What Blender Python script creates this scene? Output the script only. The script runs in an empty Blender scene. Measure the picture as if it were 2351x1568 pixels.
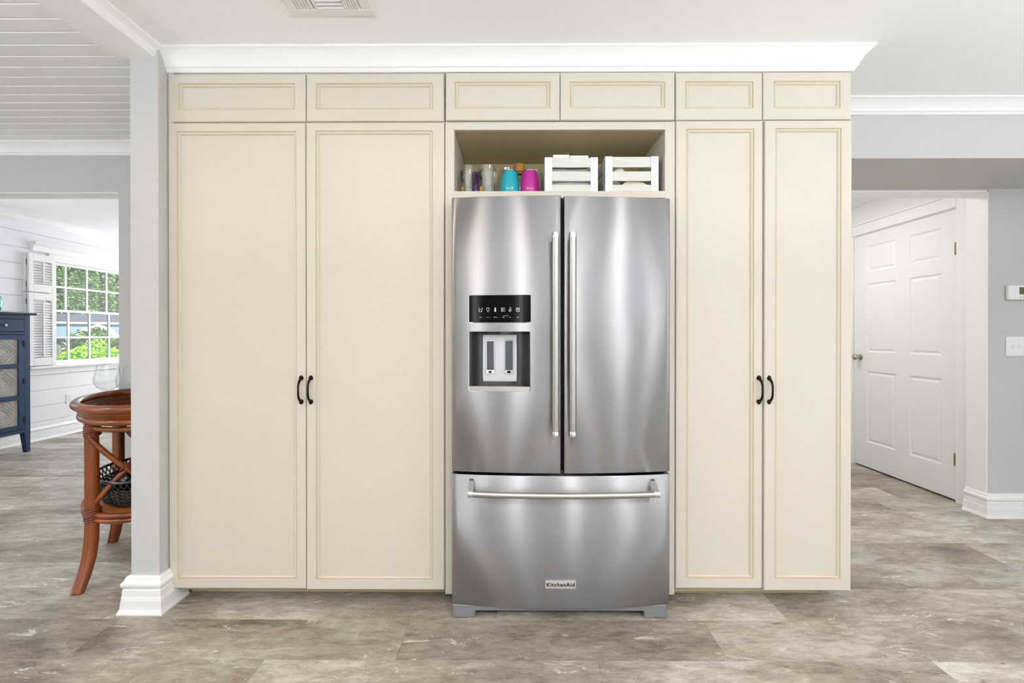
import bpy, bmesh, math, random
from mathutils import Vector, Matrix, Euler
random.seed(7)
sc = bpy.context.scene
PI = math.pi
# ------------------------------------------------------------------ camera
FPX, CX, CY = 1040.0, 1175.5, 784.0
SHIFT = -12.5 / 2351
H = 1.19
cd = bpy.data.cameras.new('camera'); cam = bpy.data.objects.new('camera', cd); sc.collection.objects.link(cam)
cd.sensor_width = 36; cd.lens = FPX / 2351 * 36; cd.shift_y = SHIFT; cd.clip_start = .02; cd.clip_end = 500
cam.location = (0, 0, H); cam.rotation_euler = (PI/2 - .0034, 0, .0043)
sc.camera = cam
# ------------------------------------------------------------------ view, world, lights
sc.view_settings.view_transform = 'Standard'; sc.view_settings.look = 'None'
sc.view_settings.exposure = 0.0; sc.view_settings.gamma = 1; sc.view_settings.use_curve_mapping = False
w = bpy.data.worlds.new('world'); sc.world = w; w.use_nodes = True
wn = w.node_tree; wb = wn.nodes['Background']
sky = wn.nodes.new('ShaderNodeTexSky'); sky.sky_type = 'HOSEK_WILKIE'; sky.sun_direction = Vector((.55, -.35, .75)).normalized(); sky.turbidity = 3.5
wn.links.new(sky.outputs[0], wb.inputs[0]); wb.inputs[1].default_value = 2.2
def light(name, kind, loc, rot, power, **k):
    l = bpy.data.lights.new(name, kind); l.energy = power
    for a, v in k.items(): setattr(l, a, v)
    o = bpy.data.objects.new(name, l); sc.collection.objects.link(o); o.location = loc; o.rotation_euler = rot
    return o
sun = light('sun', 'SUN', (0, 0, 20), (0, 0, 0), 9.0, angle=.02, color=(1, .96, .88))
sun.rotation_euler = Vector((.55, -.35, .75)).to_track_quat('Z', 'Y').to_euler()
# narrow strip lights added behind the camera for streaks in the steel
for x, wd, pw in ((-1.72, .10, 26), (-.42, .10, 26), (.98, .10, 26), (2.42, .12, 28), (3.62, .12, 26)):
    light('streak_strip', 'AREA', (x, -2.94, 1.30), (PI/2, 0, PI), pw, shape='RECTANGLE', size=wd, size_y=2.1, color=(.92, .96, 1))
# unseen upward fill lights added to bounce light off the kitchen ceiling
for x, y, pw in ((-.4, -1.1, 62), (1.6, -1.0, 80), (3.1, .4, 34), (-4.1, -.4, 82)):
    light('ceiling_fill', 'AREA', (x, y, 1.45), (PI, 0, 0), pw, shape='DISK', size=.6, color=(.88, .95, 1))
# broad fill lights added at both side walls to soften the room
light('right_fill', 'AREA', (4.12, -.6, 1.2), (PI/2, 0, PI/2), 24, shape='RECTANGLE', size=2.4, size_y=2.0, color=(.88, .95, 1))
light('left_fill', 'AREA', (-5.25, -.6, 1.25), (PI/2, 0, -PI/2), 14, shape='RECTANGLE', size=2.6, size_y=1.8, color=(.88, .95, 1))
for x, y, pw, c in ((-1.0, 1.0, 3.2, .5), (-.56, .75, 2.4, .7), (-.07, .75, 1.8, .85), (.44, .75, 1.8, .9), (.95, .75, 2.2, .9), (-1.06, -1.0, 8, .92), (-.21, -1.0, 8, .92), (.74, -1.0, 8, .92), (1.69, -1.0, 8, .92), (2.5, -1.0, 8, .92)):  # front row added for steel streaks and warm upper left, rear row recessed cans
    light('recessed_and_added_lamp', 'AREA', (x, y, 2.415), (0, 0, 0), pw, shape='DISK', size=.12, color=(1, .5+c*.5, c))
light('living_end_fill', 'AREA', (-4.2, 7.3, 1.5), (PI/2, 0, 0), 85, shape='RECTANGLE', size=2.0, size_y=1.6, color=(.95, .98, 1))  # unseen fill added to light the far room
light('living_side_fill', 'AREA', (-5.28, 3.3, 1.5), (PI/2, 0, -PI/2), 22, shape='RECTANGLE', size=.8, size_y=1.2, color=(.95, .98, 1))  # second unseen fill for the far room
light('hall_fill', 'AREA', (2.1, 3.8, 2.40), (0, 0, 0), 15, shape='DISK', size=.5, color=(1, .96, .9))  # unseen disk added to light the hall
light('dining_disk_light', 'AREA', (-3.2, .9, 2.36), (0, 0, 0), 12, shape='DISK', size=.3, color=(1, .95, .88))  # unseen disk light over the dining side
cy = sc.cycles
cy.max_bounces = 10; cy.diffuse_bounces = 6; cy.glossy_bounces = 5; cy.transmission_bounces = 10; cy.transparent_max_bounces = 12
cy.caustics_reflective = False; cy.caustics_refractive = False; cy.sample_clamp_indirect = 6

# ------------------------------------------------------------------ helpers
RM = cam.rotation_euler.to_matrix()
def at(px, py, Y):                          # the point of the plane y = Y seen at a pixel of the photograph
    d = RM @ Vector(((px - CX) / FPX, (CY - py + SHIFT * 2351) / FPX, -1))
    return Vector((0, 0, H)) + d * (Y / d.y)
def ax(px, Y, py=768): return at(px, py, Y).x
def az(py, Y, px=1180): return at(px, py, Y).z

def lin(c):
    return tuple(((v/255)/12.92 if v/255 <= .04045 else ((v/255+.055)/1.055)**2.4) for v in c)
MATS = {}
def mat(name, rgb, rough=.5, metal=0, trans=0, ior=1.45, coat=0, var=.0, vscale=8, bump=0, bscale=60, stretch=(1,1,1), emis=None, spec=.5, alpha=1):
    if name in MATS: return MATS[name]
    m = bpy.data.materials.new(name); m.use_nodes = True; nt = m.node_tree; b = nt.nodes['Principled BSDF']
    c = lin(rgb); b.inputs['Base Color'].default_value = (*c, 1); b.inputs['Roughness'].default_value = rough
    b.inputs['Metallic'].default_value = metal; b.inputs['Transmission Weight'].default_value = trans; b.inputs['IOR'].default_value = ior
    b.inputs['Coat Weight'].default_value = coat; b.inputs['Specular IOR Level'].default_value = spec; b.inputs['Alpha'].default_value = alpha
    b.inputs['Coat Roughness'].default_value = .08
    if emis: b.inputs['Emission Color'].default_value = (*lin(emis[0]), 1); b.inputs['Emission Strength'].default_value = emis[1]
    if var or bump:
        tc = nt.nodes.new('ShaderNodeTexCoord'); mp = nt.nodes.new('ShaderNodeMapping'); mp.inputs['Scale'].default_value = stretch
        nt.links.new(tc.outputs['Object'], mp.inputs[0])
    if var:
        n = nt.nodes.new('ShaderNodeTexNoise'); n.inputs['Scale'].default_value = vscale; n.inputs['Detail'].default_value = 5
        r = nt.nodes.new('ShaderNodeValToRGB'); r.color_ramp.elements[0].position = .3; r.color_ramp.elements[1].position = .7
        r.color_ramp.elements[0].color = (*[max(0, v*(1-var)) for v in c], 1); r.color_ramp.elements[1].color = (*[min(1, v*(1+var)) for v in c], 1)
        nt.links.new(mp.outputs[0], n.inputs['Vector']); nt.links.new(n.outputs[0], r.inputs[0]); nt.links.new(r.outputs[0], b.inputs['Base Color'])
    if bump:
        n2 = nt.nodes.new('ShaderNodeTexNoise'); n2.inputs['Scale'].default_value = bscale; n2.inputs['Detail'].default_value = 3
        bp = nt.nodes.new('ShaderNodeBump'); bp.inputs['Distance'].default_value = bump; bp.inputs['Strength'].default_value = .6
        nt.links.new(mp.outputs[0], n2.inputs['Vector']); nt.links.new(n2.outputs[0], bp.inputs['Height']); nt.links.new(bp.outputs[0], b.inputs['Normal'])
    MATS[name] = m; return m

def tag(o, label=None, cat=None, group=None, kind=None):
    if label: o['label'] = label
    if cat: o['category'] = cat
    if group: o['group'] = group
    if kind: o['kind'] = kind
    return o
def thing(name, label, cat, loc=(0, 0, 0), group=None, kind=None, rotz=0):
    o = bpy.data.objects.new(name, None); sc.collection.objects.link(o); o.location = loc; o.rotation_euler.z = rotz
    o.empty_display_size = .1
    return tag(o, label, cat, group, kind)

class MB:
    def __init__(s): s.v = []; s.f = []; s.mi = []; s.m = 0
    def add(s, vs, fs):
        b = len(s.v); s.v += [tuple(v) for v in vs]; s.f += [tuple(b+i for i in f) for f in fs]; s.mi += [s.m]*len(fs); return s
    def box(s, x0, x1, y0, y1, z0, z1):
        x0, x1 = min(x0, x1), max(x0, x1); y0, y1 = min(y0, y1), max(y0, y1); z0, z1 = min(z0, z1), max(z0, z1)
        return s.add([(x0,y0,z0),(x1,y0,z0),(x1,y1,z0),(x0,y1,z0),(x0,y0,z1),(x1,y0,z1),(x1,y1,z1),(x0,y1,z1)],
                     [(0,3,2,1),(4,5,6,7),(0,1,5,4),(1,2,6,5),(2,3,7,6),(3,0,4,7)])
    def tube(s, pts, r, n=10, closed=False, flat=None):
        pts = [Vector(p) for p in pts]; N = len(pts); rs = r if isinstance(r, (list, tuple)) else [r]*N
        base = len(s.v); vs = []; up = None
        for i, p in enumerate(pts):
            if closed: t = pts[(i+1) % N] - pts[i-1]
            else: t = pts[min(i+1, N-1)] - pts[max(i-1, 0)]
            t.normalize()
            if up is None:
                up = Vector((0, 0, 1)) if abs(t.z) < .9 else Vector((1, 0, 0))
            a = t.cross(up).normalized(); bb = a.cross(t).normalized(); up = bb
            for k in range(n):
                an = 2*PI*k/n; vs.append(p + (a*math.cos(an) + bb*math.sin(an)*(flat or 1))*rs[i])
        fs = []
        for i in range(N if closed else N-1):
            j = (i+1) % N
            for k in range(n):
                l = (k+1) % n; fs.append((i*n+k, i*n+l, j*n+l, j*n+k))
        if not closed: fs.append(tuple(range(n))[::-1]); fs.append(tuple((N-1)*n+k for k in range(n)))
        return s.add(vs, fs)
    def lathe(s, prof, c=(0, 0, 0), n=28, cap=True, axis='z'):
        vs = []
        for r, z in prof:
            for k in range(n):
                a = 2*PI*k/n; p = (r*math.cos(a), r*math.sin(a), z)
                if axis == 'y': p = (p[0], p[2], p[1])
                if axis == 'x': p = (p[2], p[0], p[1])
                vs.append((c[0]+p[0], c[1]+p[1], c[2]+p[2]))
        fs = [(i*n+k, i*n+(k+1) % n, (i+1)*n+(k+1) % n, (i+1)*n+k) for i in range(len(prof)-1) for k in range(n)]
        if cap: fs.append(tuple(range(n))[::-1]); fs.append(tuple((len(prof)-1)*n+k for k in range(n)))
        return s.add(vs, fs)
    def sweep(s, path, prof, side=1):       # profile (offset, z) swept along a plan path with mitred corners
        P = [Vector(p) for p in path]; N = len(P); m = len(prof); vs = []
        for i in range(N):
            d = []
            if i > 0: d.append((P[i]-P[i-1]).normalized())
            if i < N-1: d.append((P[i+1]-P[i]).normalized())
            ns = [Vector((q.y, -q.x))*side for q in d]
            nn = ns[0] if len(ns) == 1 else (ns[0]+ns[1]).normalized()
            k = 1 if len(ns) == 1 else 1/max(.2, nn.dot(ns[0]))
            for o, z in prof: vs.append((P[i].x+nn.x*o*k, P[i].y+nn.y*o*k, z))
        fs = [(i*m+k, i*m+(k+1) % m, (i+1)*m+(k+1) % m, (i+1)*m+k) for i in range(N-1) for k in range(m)]
        fs.append(tuple(range(m))[::-1]); fs.append(tuple((N-1)*m+k for k in range(m)))
        return s.add(vs, fs)
    def poly(s, pts, d0, d1, plane='xz'):   # prism of an outline
        n = len(pts)
        def q(p, d): return (p[0], d, p[1]) if plane == 'xz' else ((d, p[0], p[1]) if plane == 'yz' else (p[0], p[1], d))
        vs = [q(p, d0) for p in pts] + [q(p, d1) for p in pts]
        fs = [tuple(range(n)), tuple(range(2*n-1, n-1, -1))] + [(i, (i+1) % n, n+(i+1) % n, n+i) for i in range(n)]
        return s.add(vs, fs)
    def build(s, name, m, parent=None, bevel=0, smooth=False, tf=None, origin=None, seg=2):
        vs = [Vector(v) for v in s.v]
        if tf: vs = [tf(v) for v in vs]
        if parent is not None: off = WLOC(parent)
        elif origin is not None: off = Vector(origin)
        else:
            lo = [min(v[i] for v in vs) for i in range(3)]; hi = [max(v[i] for v in vs) for i in range(3)]
            off = Vector(((lo[0]+hi[0])/2, (lo[1]+hi[1])/2, lo[2]))
        me = bpy.data.meshes.new(name); me.from_pydata([v-off for v in vs], [], s.f)
        ms = m if isinstance(m, (list, tuple)) else [m]
        for mm in ms: me.materials.append(mm)
        for i, p in enumerate(me.polygons): p.material_index = min(s.mi[i], len(ms)-1)
        bm = bmesh.new(); bm.from_mesh(me); bmesh.ops.recalc_face_normals(bm, faces=bm.faces); bm.to_mesh(me); bm.free()
        o = bpy.data.objects.new(name, me); sc.collection.objects.link(o)
        if parent is not None: o.parent = parent
        else: o.location = off
        if bevel:
            b = o.modifiers.new('bevel', 'BEVEL'); b.width = bevel; b.segments = seg; b.limit_method = 'ANGLE'; b.angle_limit = math.radians(40)
        if smooth:
            me.shade_smooth()
            try: me.set_sharp_from_angle(angle=math.radians(45))
            except Exception: pass
        return o
def WLOC(o):
    v = Vector(o.location)
    while o.parent: o = o.parent; v += Vector(o.location)
    return v
def box(name, m, x0, x1, y0, y1, z0, z1, parent=None, bevel=0, **k): return MB().box(x0, x1, y0, y1, z0, z1).build(name, m, parent, bevel, **k)
def struct(o): o['kind'] = 'structure'; return o
def text(name, body, size, loc, rot, m, parent, ext=.0003, offset=0, align='CENTER', space=1, wx=1, into=None):
    c = bpy.data.curves.new(name, 'FONT'); c.body = body; c.size = size; c.extrude = ext; c.offset = offset
    c.align_x = align; c.align_y = 'CENTER'; c.space_character = space; c.resolution_u = 3
    t = bpy.data.objects.new(name, c); sc.collection.objects.link(t); bpy.context.view_layer.update()
    me = t.evaluated_get(bpy.context.evaluated_depsgraph_get()).to_mesh()
    M = Matrix.Translation(Vector(loc)) @ Euler(rot).to_matrix().to_4x4() @ Matrix.Diagonal((wx, 1, 1, 1))
    mb = into or MB(); mb.add([M @ v.co for v in me.vertices], [tuple(p.vertices) for p in me.polygons])
    bpy.data.objects.remove(t)
    if into is None: return mb.build(name, m, parent)

# ------------------------------------------------------------------ materials
M_wall = mat('grey_wall_paint', (191, 190, 190), .75, var=.012, vscale=3, bump=.0004, bscale=220)
M_white = mat('white_trim_paint', (240, 240, 240), .35)
M_ceil = mat('white_ceiling_paint', (247, 247, 248), .85, bump=.0004, bscale=200)
M_bead = mat('white_ceiling_boards', (247, 247, 247), .38)
M_ship = mat('white_shiplap_paint', (240, 240, 242), .4)
M_hall = mat('white_hall_paint', (236, 236, 235), .6)
M_door = mat('white_door_paint', (234, 235, 234), .4)
M_cab = mat('cream_cabinet_paint', (204, 197, 184), .38, var=.01, vscale=2)
M_glaze = mat('tan_glaze_line', (194, 182, 154), .5)
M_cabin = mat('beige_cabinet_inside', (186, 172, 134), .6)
M_rail = mat('tan_shaded_rail', (158, 148, 124), .6)  # tan paint, darkened to hold the shade under the doors
M_gap = mat('dark_gap', (30, 28, 25), .9)
M_bronze = mat('oil_rubbed_bronze', (40, 28, 22), .3, metal=.85, var=.25, vscale=60)
M_chrome = mat('polished_chrome', (215, 215, 215), .12, metal=1)
M_nickel = mat('satin_nickel', (190, 178, 160), .28, metal=1)
M_black = mat('black_glass', (4, 4, 5), .07, spec=.12)
M_rub = mat('dark_rubber', (25, 25, 27), .6)
M_grey = mat('grey_plastic', (118, 119, 122), .45, var=.02, vscale=40)
M_dgrey = mat('dark_grey_plastic', (62, 66, 72), .35)
M_ink = mat('white_print', (240, 240, 240), .5)
M_inkb = mat('black_print', (15, 15, 15), .5)
def thin_glass(name, tint, rough=.02, ior=1.5):
    m = bpy.data.materials.new(name); m.use_nodes = True; nt = m.node_tree; nt.nodes.remove(nt.nodes['Principled BSDF'])
    t = nt.nodes.new('ShaderNodeBsdfTransparent'); g = nt.nodes.new('ShaderNodeBsdfGlossy'); f = nt.nodes.new('ShaderNodeLayerWeight'); pw = nt.nodes.new('ShaderNodeMath'); mr = nt.nodes.new('ShaderNodeMapRange'); x = nt.nodes.new('ShaderNodeMixShader')
    t.inputs[0].default_value = (*tint, 1); g.inputs['Roughness'].default_value = rough; f.inputs['Blend'].default_value = .5; pw.operation = 'POWER'; pw.inputs[1].default_value = 4.2
    mr.inputs[3].default_value = ((ior-1)/(ior+1))**2; mr.inputs[4].default_value = .45
    nt.links.new(f.outputs['Facing'], pw.inputs[0]); nt.links.new(pw.outputs[0], mr.inputs[0]); nt.links.new(mr.outputs[0], x.inputs[0]); nt.links.new(t.outputs[0], x.inputs[1]); nt.links.new(g.outputs[0], x.inputs[2])
    nt.links.new(x.outputs[0], nt.nodes['Material Output'].inputs[0]); return m
M_glass = thin_glass('clear_glass', (.955, .965, .96), .03, 1.6)
M_tumbler_glass = thin_glass('clear_drinking_glass', (.95, .96, .95), .04, 2.0)
M_pane = thin_glass('window_glass', (.98, .99, .985), .0, 1.3)
M_purple = thin_glass('purple_glass', (.60, .40, .78), .05, 1.6)

def steel(name, rgb, rough, aniso, wave=.0, sc_=2.0):
    m = bpy.data.materials.new(name); m.use_nodes = True; nt = m.node_tree; b = nt.nodes['Principled BSDF']
    b.inputs['Metallic'].default_value = 1; b.inputs['Anisotropic'].default_value = aniso
    tg = nt.nodes.new('ShaderNodeTangent'); tg.direction_type = 'RADIAL'; tg.axis = 'Z'
    nt.links.new(tg.outputs[0], b.inputs['Tangent']); b.inputs['Anisotropic Rotation'].default_value = .25
    tc = nt.nodes.new('ShaderNodeTexCoord'); mp = nt.nodes.new('ShaderNodeMapping'); mp.inputs['Scale'].default_value = (4, 4, 900)
    nt.links.new(tc.outputs['Object'], mp.inputs[0])
    n = nt.nodes.new('ShaderNodeTexNoise'); n.inputs['Scale'].default_value = 1; n.inputs['Detail'].default_value = 4; nt.links.new(mp.outputs[0], n.inputs['Vector'])
    r = nt.nodes.new('ShaderNodeMapRange'); r.inputs[3].default_value = rough*.985; r.inputs[4].default_value = rough*1.015
    nt.links.new(n.outputs[0], r.inputs[0]); nt.links.new(r.outputs[0], b.inputs['Roughness'])
    c = lin(rgb); cr = nt.nodes.new('ShaderNodeValToRGB'); cr.color_ramp.elements[0].position = .3; cr.color_ramp.elements[1].position = .7
    cr.color_ramp.elements[0].color = (*[v*.975 for v in c], 1); cr.color_ramp.elements[1].color = (*[v*1.02 for v in c], 1)
    nt.links.new(n.outputs[0], cr.inputs[0]); nt.links.new(cr.outputs[0], b.inputs['Base Color'])
    if wave:
        n2 = nt.nodes.new('ShaderNodeTexNoise'); n2.inputs['Scale'].default_value = sc_; n2.inputs['Detail'].default_value = 1
        nt.links.new(tc.outputs['Object'], n2.inputs['Vector'])
        bp = nt.nodes.new('ShaderNodeBump'); bp.inputs['Distance'].default_value = wave; bp.inputs['Strength'].default_value = 1
        nt.links.new(n2.outputs[0], bp.inputs['Height']); nt.links.new(bp.outputs[0], b.inputs['Normal'])
    return m
M_steel = steel('brushed_stainless_steel', (153, 152, 154), .32, 1.0, wave=.005, sc_=2.6)
M_steel2 = steel('brushed_steel_trim', (178, 175, 168), .30, .3)
M_plate = mat('light_metal_plate', (205, 206, 210), .42, metal=.35)

def plank_mat():
    m = bpy.data.materials.new('weathered_vinyl_plank'); m.use_nodes = True; nt = m.node_tree; b = nt.nodes['Principled BSDF']; L = nt.links.new
    N = lambda t: nt.nodes.new(t)
    tc = N('ShaderNodeTexCoord'); oi = N('ShaderNodeObjectInfo'); mul = N('ShaderNodeVectorMath'); mul.operation = 'SCALE'; mul.inputs[3].default_value = 37
    cmb = N('ShaderNodeCombineXYZ'); L(oi.outputs['Random'], cmb.inputs[0]); L(oi.outputs['Random'], cmb.inputs[1]); L(oi.outputs['Random'], cmb.inputs[2])
    L(cmb.outputs[0], mul.inputs[0]); add = N('ShaderNodeVectorMath'); L(tc.outputs['Object'], add.inputs[0]); L(mul.outputs[0], add.inputs[1])
    def noise(scale, sx, sy, det=6, dist=0, rough=.55):
        mp = N('ShaderNodeMapping'); mp.inputs['Scale'].default_value = (sx, sy, 1); L(add.outputs[0], mp.inputs[0])
        n = N('ShaderNodeTexNoise'); n.inputs['Scale'].default_value = scale; n.inputs['Detail'].default_value = det; n.inputs['Distortion'].default_value = dist
        n.inputs['Roughness'].default_value = rough; L(mp.outputs[0], n.inputs['Vector']); return n.outputs[0]
    def ramp(src, stops):
        r = N('ShaderNodeValToRGB'); e = r.color_ramp.elements
        while len(e) < len(stops): e.new(.5)
        for q, (p, c) in zip(e, stops): q.position = p; q.color = (*c, 1) if len(c) == 3 else c
        L(src, r.inputs[0]); return r.outputs[0]
    def mix(fac, a, bcol, mode='MIX'):
        x = N('ShaderNodeMix'); x.data_type = 'RGBA'; x.blend_type = mode
        if isinstance(fac, float): x.inputs[0].default_value = fac
        else: L(fac, x.inputs[0])
        if isinstance(a, tuple): x.inputs[6].default_value = (*a, 1)
        else: L(a, x.inputs[6])
        if isinstance(bcol, tuple): x.inputs[7].default_value = (*bcol, 1)
        else: L(bcol, x.inputs[7])
        return x.outputs[2]
    def wmix(a, b, f):
        x = N('ShaderNodeMix'); x.inputs[0].default_value = f; L(a, x.inputs[2]); L(b, x.inputs[3]); return x.outputs[0]
    n1 = wmix(wmix(noise(1.5, 1, 2.0, 4, .3, .5), noise(4.5, 1, 2.8, 12, .5, .74), .5), noise(15, 1, 3.2, 12, .4, .78), .28)
    base = ramp(n1, [(.40, lin((108, 98, 86))), (.46, lin((146, 136, 123))), (.52, lin((172, 163, 150))), (.59, lin((208, 202, 192)))])
    grain = ramp(noise(16, 1, 12, 8, .2, .7), [(.36, (.74,)*3), (.48, (1,)*3), (.7, (1.0,)*3)])
    c = mix(.8, base, grain, 'MULTIPLY')
    crack = ramp(noise(8, .9, 4.2, 14, .9, .82), [(.374, (1,)*3), (.392, (0,)*3)])
    c = mix(crack, c, lin((92, 82, 70)))
    scuff = ramp(noise(7, .9, 2.6, 14, .8, .82), [(.588, (0,)*3), (.606, (.9,)*3)])
    c = mix(scuff, c, lin((230, 226, 217)))
    tint = ramp(oi.outputs['Random'], [(0, (.76, .745, .72)), (.5, (.93, .925, .92)), (1, (1.10, 1.10, 1.10))])
    c = mix(1.0, c, tint, 'MULTIPLY')
    L(c, b.inputs['Base Color']); b.inputs['Roughness'].default_value = .42
    bp = N('ShaderNodeBump'); bp.inputs['Distance'].default_value = .0012; bp.inputs['Strength'].default_value = .6; L(noise(9, 1, 12, 5, .5), bp.inputs['Height']); L(bp.outputs[0], b.inputs['Normal'])
    return m
M_plank = plank_mat()

# ================================================================== THE SETTING
CEIL = 2.43
XL, XR, YB = -5.35, 4.2, -3.0
PX0, PX1, PY = -1.647, -1.526, 1.94         # stub wall beside the cabinets
FACE = 1.988                                # front plane of the cabinet doors
YW = 2.965                                  # wall with the hall opening
YD = 2.87                                   # wall with the living room opening
# floor: slab with planks laid on it
fl = box('floor', mat('subfloor', (112, 104, 94), .8), XL-.1, 5.2, YB-.1, 7.6, -.08, -.006, origin=(0, 0, 0)); struct(fl)
PW, PLN = .235, 1.217
pm = {}
def plank_mesh(l):
    k = round(l, 3)
    if k not in pm:
        g = .0003; b = .0008
        vs = []; x, y = l/2-g, PW/2-g
        for ins, z in ((0, -.006), (0, -.0004), (b, 0)):
            vs += [(-x+ins, -y+ins, z), (x-ins, -y+ins, z), (x-ins, y-ins, z), (-x+ins, y-ins, z)]
        fs = [(3, 2, 1, 0), (8, 9, 10, 11)] + [(r*4+i, r*4+(i+1) % 4, r*4+4+(i+1) % 4, r*4+4+i) for r in range(2) for i in range(4)]
        me = bpy.data.meshes.new('plank'); me.from_pydata(vs, [], fs); me.materials.append(M_plank); pm[k] = me
    return pm[k]
known = {5: -.913, 6: -.433, 7: -.073, 8: 1.013, 9: 1.333, 10: .61}   # joints seen in the photograph, by row
rest = MB()
for row in range(-13, 26):
    y0 = 1.415 + (row-5)*PW; yc = y0+PW/2
    if yc < YB or yc > 7.5: continue
    j = known.get(row, random.uniform(0, PLN))
    x = j - PLN*math.ceil((j-XL)/PLN)
    while x < 5.1:
        a, b_ = max(x, XL), min(x+PLN, 5.1); x += PLN
        if b_-a < .03: continue
        vis = (1.1 < yc < 3.2 and abs(a+b_)/2 < 1.35*yc + .9) or (yc > 2.8 and ((b_ < -1.5) or a > 1.0) and yc < 6.2)
        if vis:
            o = bpy.data.objects.new('plank', plank_mesh(b_-a)); sc.collection.objects.link(o); o.parent = fl; o.location = ((a+b_)/2, yc, 0)
        else: rest.box(a+.0006, b_-.0006, y0+.0006, y0+PW-.0006, -.006, 0)
tag(rest.build('plank_field', M_plank, fl), kind='stuff')

# walls
def wall(name, m, *b): return struct(box(name, m, *b))
wall('wall_rear', M_wall, XL-.1, XR+.1, YB-.12, YB, 0, CEIL)
wall('wall_right', M_wall, XR, XR+.12, YB, YW+.12, 0, CEIL)
wall('wall_cabinet_back', M_wall, PX0, 1.62, 2.62, 2.74, 0, CEIL)
wall('wall_stub', M_wall, PX0, PX1, PY, YD, 0, CEIL)
wd = MB().box(XL, -3.95, YD, YD+.12, 0, 2.55).box(-2.512, PX1, YD, YD+.12, 0, 2.55).box(-3.95, -2.512, YD, YD+.12, 2.094, 2.55)
struct(wd.build('wall_dining', M_wall))
hr = MB().box(3.085, XR+.02, YW, YW+.13, 0, CEIL).box(1.56, 3.085, YW, YW+.13, 2.125, CEIL)
struct(hr.build('wall_hall_front', M_wall))
sf = MB().box(1.50, XR, 2.447, YW, 2.137, CEIL); struct(sf.build('wall_soffit', M_wall))
# hall behind the cabinets
wall('wall_hall_left', M_hall, 1.50, 1.62, 2.74, 5.2, 0, CEIL)
wall('wall_hall_end', M_hall, 1.5, 3.35, 5.2, 5.3, 0, CEIL)
HX = 3.145
HD0, HD1, HDZ = 3.225, 4.19, 2.085
hw = MB().box(HX, HX+.12, YW+.13, HD0, 0, CEIL).box(HX, HX+.12, HD1, 5.2, 0, CEIL).box(HX, HX+.12, HD0, HD1, HDZ, CEIL)
struct(hw.build('wall_hall_right', M_hall))
# far room
wall('wall_living_end', M_ship, XL-.1, -1.4, 7.5, 7.6, 0, 2.6)
wall('wall_living_right', M_ship, -1.5, -1.4, YD+.12, 7.5, 0, 2.6)
# ceilings
struct(box('ceiling', M_ceil, -1.54, XR+.1, YB-.1, 5.3, CEIL, CEIL+.1))
cl = struct(box('ceiling_dining', M_bead, XL-.1, -1.54, YB-.1, YD, 2.418, 2.52, origin=(0, 0, 2.418)))
bw = .0785; y = YD - .035
i = 0
while y > YB:
    y0 = max(y-bw, YB)
    pr = [(y0+.0015, 2.419), (y-.0015, 2.419), (y-.0015, 2.4075), (y-.0055, 2.404), (y0+.0055, 2.404), (y0+.0015, 2.4075)]
    MB().poly(pr, XL, -1.70, 'yz').build('ceiling_board', M_bead, cl); y -= bw
struct(box('ceiling_living', M_ceil, XL-.1, -1.4, YD+.12, 7.6, 2.51, 2.68))
struct(box('roof', mat('sun_block_slab', (70, 68, 66), .9), XL-.6, 5.4, YB-.5, 8.0, 2.72, 2.82))  # unseen slab added over the rooms to keep the sun out
# beam and its small crown
struct(box('beam', M_bead, -1.705, -1.555, YB, PY+.02, 2.377, CEIL, bevel=.002))
t = MB().sweep([(-1.555, YB), (-1.555, PY)], [(0, CEIL), (.045, CEIL), (.045, CEIL-.008), (.036, CEIL-.013), (.024, CEIL-.022), (.016, CEIL-.044), (.012, CEIL-.050), (.004, CEIL-.053), (0, CEIL-.053)], 1)
struct(t.build('trim_beam', M_white))

def crown(path, side, z, h, pj, name):
    P = [(0, z), (pj, z), (pj, z-.10*h)]
    P += [(pj*(.92-.58*(.65*math.sin(a)+.35*(1-math.cos(a)))), z-h*(.13+.57*(.35*math.sin(a)+.65*(1-math.cos(a))))) for a in [PI/2*k/7 for k in range(8)]]
    P += [(pj*.33, z-.74*h), (pj*.33, z-.80*h), (pj*.24, z-.84*h), (pj*.18, z-.93*h), (pj*.12, z-h), (0, z-h)]
    return struct(MB().sweep(path, P, side).build(name, M_white))
crown([(PX1, FACE+.01), (1.478, FACE+.01), (1.478, 2.62)], 1, CEIL, .088, .064, 'trim_cabinet_crown')
crown([(1.50, 2.447), (XR, 2.447)], 1, CEIL, .064, .085, 'trim_soffit_crown')
crown([(XL, YD), (PX0, YD)], 1, 2.404, .078, .05, 'trim_dining_crown')
crown([(XL, YD+.12), (XL, 7.5)], 1, 2.51, .09, .07, 'trim_living_crown')

def baseb(path, side, name, h=.155):
    P = [(0, 0), (.036, 0), (.036, .006), (.033, .014), (.029, .022), (.028, .030), (.026, .058), (.023, .060), (.026, .063), (.023, .066), (.026, .069), (.023, .073),
         (.022, .100), (.018, .106), (.022, .108), (.026, .116), (.027, .124), (.025, .131), (.019, .136), (.016, .142), (.014, .150), (.010, .155), (0, .155)]
    P = [(o, z*h/.155) for o, z in P]
    return struct(MB().sweep(path, P, side).build(name, M_white))
baseb([(PX0, YD), (PX0, PY), (PX1, PY), (PX1, 2.07)], 1, 'baseboard_stub')
baseb([(3.085, YW+.13), (3.085, YW), (XR, YW)], 1, 'baseboard_right')
baseb([(XL, 2.99), (XL, 7.5)], 1, 'baseboard_living')
baseb([(PX0, YD), (-2.512, YD)], -1, 'baseboard_dining')
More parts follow.
